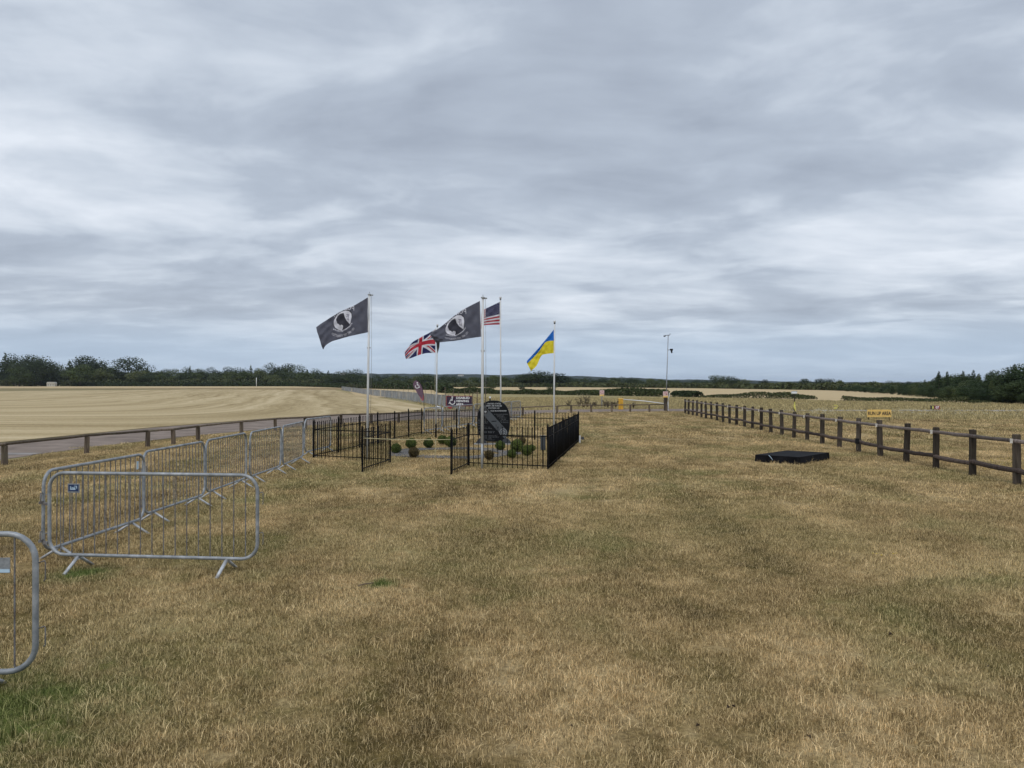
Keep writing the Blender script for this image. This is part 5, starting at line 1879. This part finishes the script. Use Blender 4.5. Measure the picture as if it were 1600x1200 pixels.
mast = empty('camera_mast', (at(1040, 59), 59, 0), 0, 'tall thin steel mast with cameras bolted to a dark timber post', 'mast')
zt_ = H + (600 - 524) * 59 / F
MB().box((0, 0, .5), (.26, .22, 1.1), bev=.02).build('post', M['postwood'], mast)
m = MB(); m.tube([(.05, 0, .6), (.08, 0, 2.2), (.20, 0, zt_)], [.045, .036, .028], 8); m.build('pole', M['steel'], mast)
m = MB(); m.tube([(-.05, 0, zt_), (.32, 0, zt_ + .02)], .03, 6); m.build('cross_arm', M['steel'], mast)
MB().box((-.08, 0, zt_ - .06), (.14, .1, .09), bev=.01).build('camera', M['dark'], mast)
MB().box((.34, 0, zt_ + .10), (.09, .08, .05), bev=.008).build('lamp', M['steel'], mast)
m = MB(); m.tube([(.17, 0, zt_ - 1.12), (.42, -.03, zt_ - 1.10)], .025, 6); m.build('bracket', M['steel'], mast)
m = MB(); m.box((.44, -.05, zt_ - 1.10), (.22, .16, .14), bev=.03); m.tube([(.44, -.05, zt_ - 1.17), (.47, -.05, zt_ - 1.36)], [.075, .05], 8); m.build('dome_camera', M['dark'], mast)


def warn_sign(px, Y, y0, y1, w_px, label, post=True):
    e = empty('warning_sign', (at(px, Y), Y, 0), 0, label, 'sign')
    w = w_px / F * Y; a = H - (y0 - 600) * Y / F; b = H - (y1 - 600) * Y / F
    yl = b + (a - b) * .28
    MB().box((0, 0, (a + yl) / 2 + .001), (w, .02, a - yl), bev=.004).build('board', M['signpink'], e)
    MB().box((0, 0, (b + yl) / 2 - .001), (w, .02, yl - b), bev=.004).build('lower_board', M['signyellow'], e)
    r = random.Random(int(px)); m = MB()
    for k in range(7):
        m.box((r.uniform(-w * .35, w * .35), -.013, r.uniform(yl + .04, a - .04)), (w * r.uniform(.12, .3), .005, .03), Matrix.Rotation(r.uniform(-.9, .9), 3, 'Y'))
    m.build('red_marks', M['red'], e)
    if post:
        MB().box((0, .04, b / 2), (.08, .05, b), bev=.005).build('post', M['steel'], e)
    return e


warn_sign(1040, 58.6, 611.6, 621, 8, 'red and white warning board fixed on the post of the camera mast', False)
warn_sign(940.5, 66.0, 609.7, 619, 7.2, 'red and white warning board on its own grey post in the weeds')
wl = MB(); wl.box((0, 0, .33), (.09, .07, .70)); wl.tube([(.02, 0, .66), (.12, 0, 1.35)], .022, 6)
tag(wl.build('white_post', M['white'], None, (at(1043.6, 59.4), 59.4, 0)), 'white boom rest post with a leaning stick beside the mast', 'post')

cp = empty('camera_pole', (at(1241.3, 56), 56, 0), 0, 'dark pole topped by a white camera housing behind the right fence', 'pole')
zt_ = H - 15.5 * 56 / F
MB().tube([(0, 0, 0), (0, 0, zt_)], [.045, .035], 8).build('pole', M['postwood'], cp)
MB().box((-.04, -.05, zt_ + .08), (.36, .26, .16), bev=.03).build('camera_housing', M['white'], cp)
MB().box((0, 0, zt_ + .19), (.40, .12, .04), bev=.008).build('solar_panel', M['steel'], cp)
m = MB(); m.tube([(-.08, -.05, zt_), (-.2, -.1, zt_ - .1)], .03, 6); m.box((-.23, -.12, zt_ - .13), (.09, .12, .09), Matrix.Rotation(.5, 3, 'Y'), bev=.01); m.build('floodlight', M['dark'], cp)
m = MB(); m.add([(-.02, -.05, .75), (.03, -.05, .78), (.05, -.06, .4), (.09, -.06, .12), (.02, -.08, .10), (-.09, -.06, .42)], [(0, 1, 2, 3, 4, 5)]); m.build('yellow_tape', M['limeyellow'], cp)

# marker light standing behind the memorial
ml = empty('marker_light', (at(765.7, 60), 60, 0), 0, 'dark bollard with a small white lamp head just above the memorial stone', 'light')
MB().box((0, 0, .45), (.10, .10, .95), bev=.01).build('bollard', M['dark'], ml)
m = MB(); m.tube([(0, 0, .92), (0, 0, 1.06)], .075, 10); m.build('lamp_head', M['white'], ml)
# white covers lying behind the barriers
m = MB(); m.tube([(-.25, 0, .32), (-.1, 0, .40), (.12, 0, .37), (.28, 0, .30)], [.04, .10, .09, .03], 8)
tag(m.build('plastic_sheet', M['white'], None, (at(684, 44), 44.3, .30)), 'crumpled white sheet hanging behind the barriers by the crossed flag pole', 'sheet')

# weeds
def weed(x, y, h, seed, label):
    r = random.Random(seed); m = MB()
    for k in range(16):
        a = r.uniform(0, 6.28); l = h * r.uniform(.6, 1); s = r.uniform(.15, .45) * h
        p = [(0, 0, 0), (math.cos(a) * s * .4, math.sin(a) * s * .4, l * .5), (math.cos(a) * s, math.sin(a) * s, l)]
        m.tube(p, [.012, .009, .004], 3)
        for j in range(9):
            f = r.uniform(.4, 1); b = Vector(p[1]).lerp(Vector(p[2]), max(0, f * 2 - 1)) if f > .5 else Vector(p[0]).lerp(Vector(p[1]), f * 2)
            d = Vector((r.uniform(-1, 1), r.uniform(-1, 1), r.uniform(-.2, 1))) * .09
            e_ = d.cross(Vector((0, 0, 1))) * .5
            m.add([b, b + d * .5 + e_, b + d, b + d * .5 - e_], [(0, 1, 2, 3)])
    tag(m.build('weed', M['weed'], None, (x, y, 0)), label, 'weed', 'dead weeds beyond the knee rail')


for i, (px, Y, h) in enumerate([(912, 64, 1.25), (918, 65, 1.15), (905, 65, .9), (950, 64, .65), (957, 63.5, .6), (945, 65, .7), (930, 66, .55), (990, 64, .5), (888, 66, .7), (924, 63.5, .6), (962, 65, .6)]):
    weed(at(px, Y), Y, h, i, 'brown dead weed standing beyond the knee rail near the warning board')
for i in range(3):
    a = -2.2 + i
# manhole-like pale slab on the track at left
m = MB().box((0, 0, .0), (1.1, .5, .03), bev=.008)
tag(m.build('concrete_slab', M['runway'], None, (at(28, 22.3), 22.3, .022)), 'pale flat concrete slab set in the track at far left', 'slab')
# small aircraft marker post and bird omitted

# ------------------------------------------------------------------ air
def haze():
    m = bpy.data.materials.new('haze'); m.use_nodes = True
    t = NT(m.node_tree)
    v = t.n('ShaderNodeVolumePrincipled')
    v.inputs['Color'].default_value = (.80, .88, 1.0, 1)
    v.inputs['Density'].default_value = .00009
    v.inputs['Anisotropy'].default_value = .2
    out = t.n('ShaderNodeOutputMaterial')
    t.link(v.outputs[0], out.inputs['Volume'])
    o = MB().box((0, 1500, 27), (11000, 12000, 56)).build('haze', m)
    o['kind'] = 'stuff'
    tag(o, 'faint summer haze over the fields', 'haze')


haze()
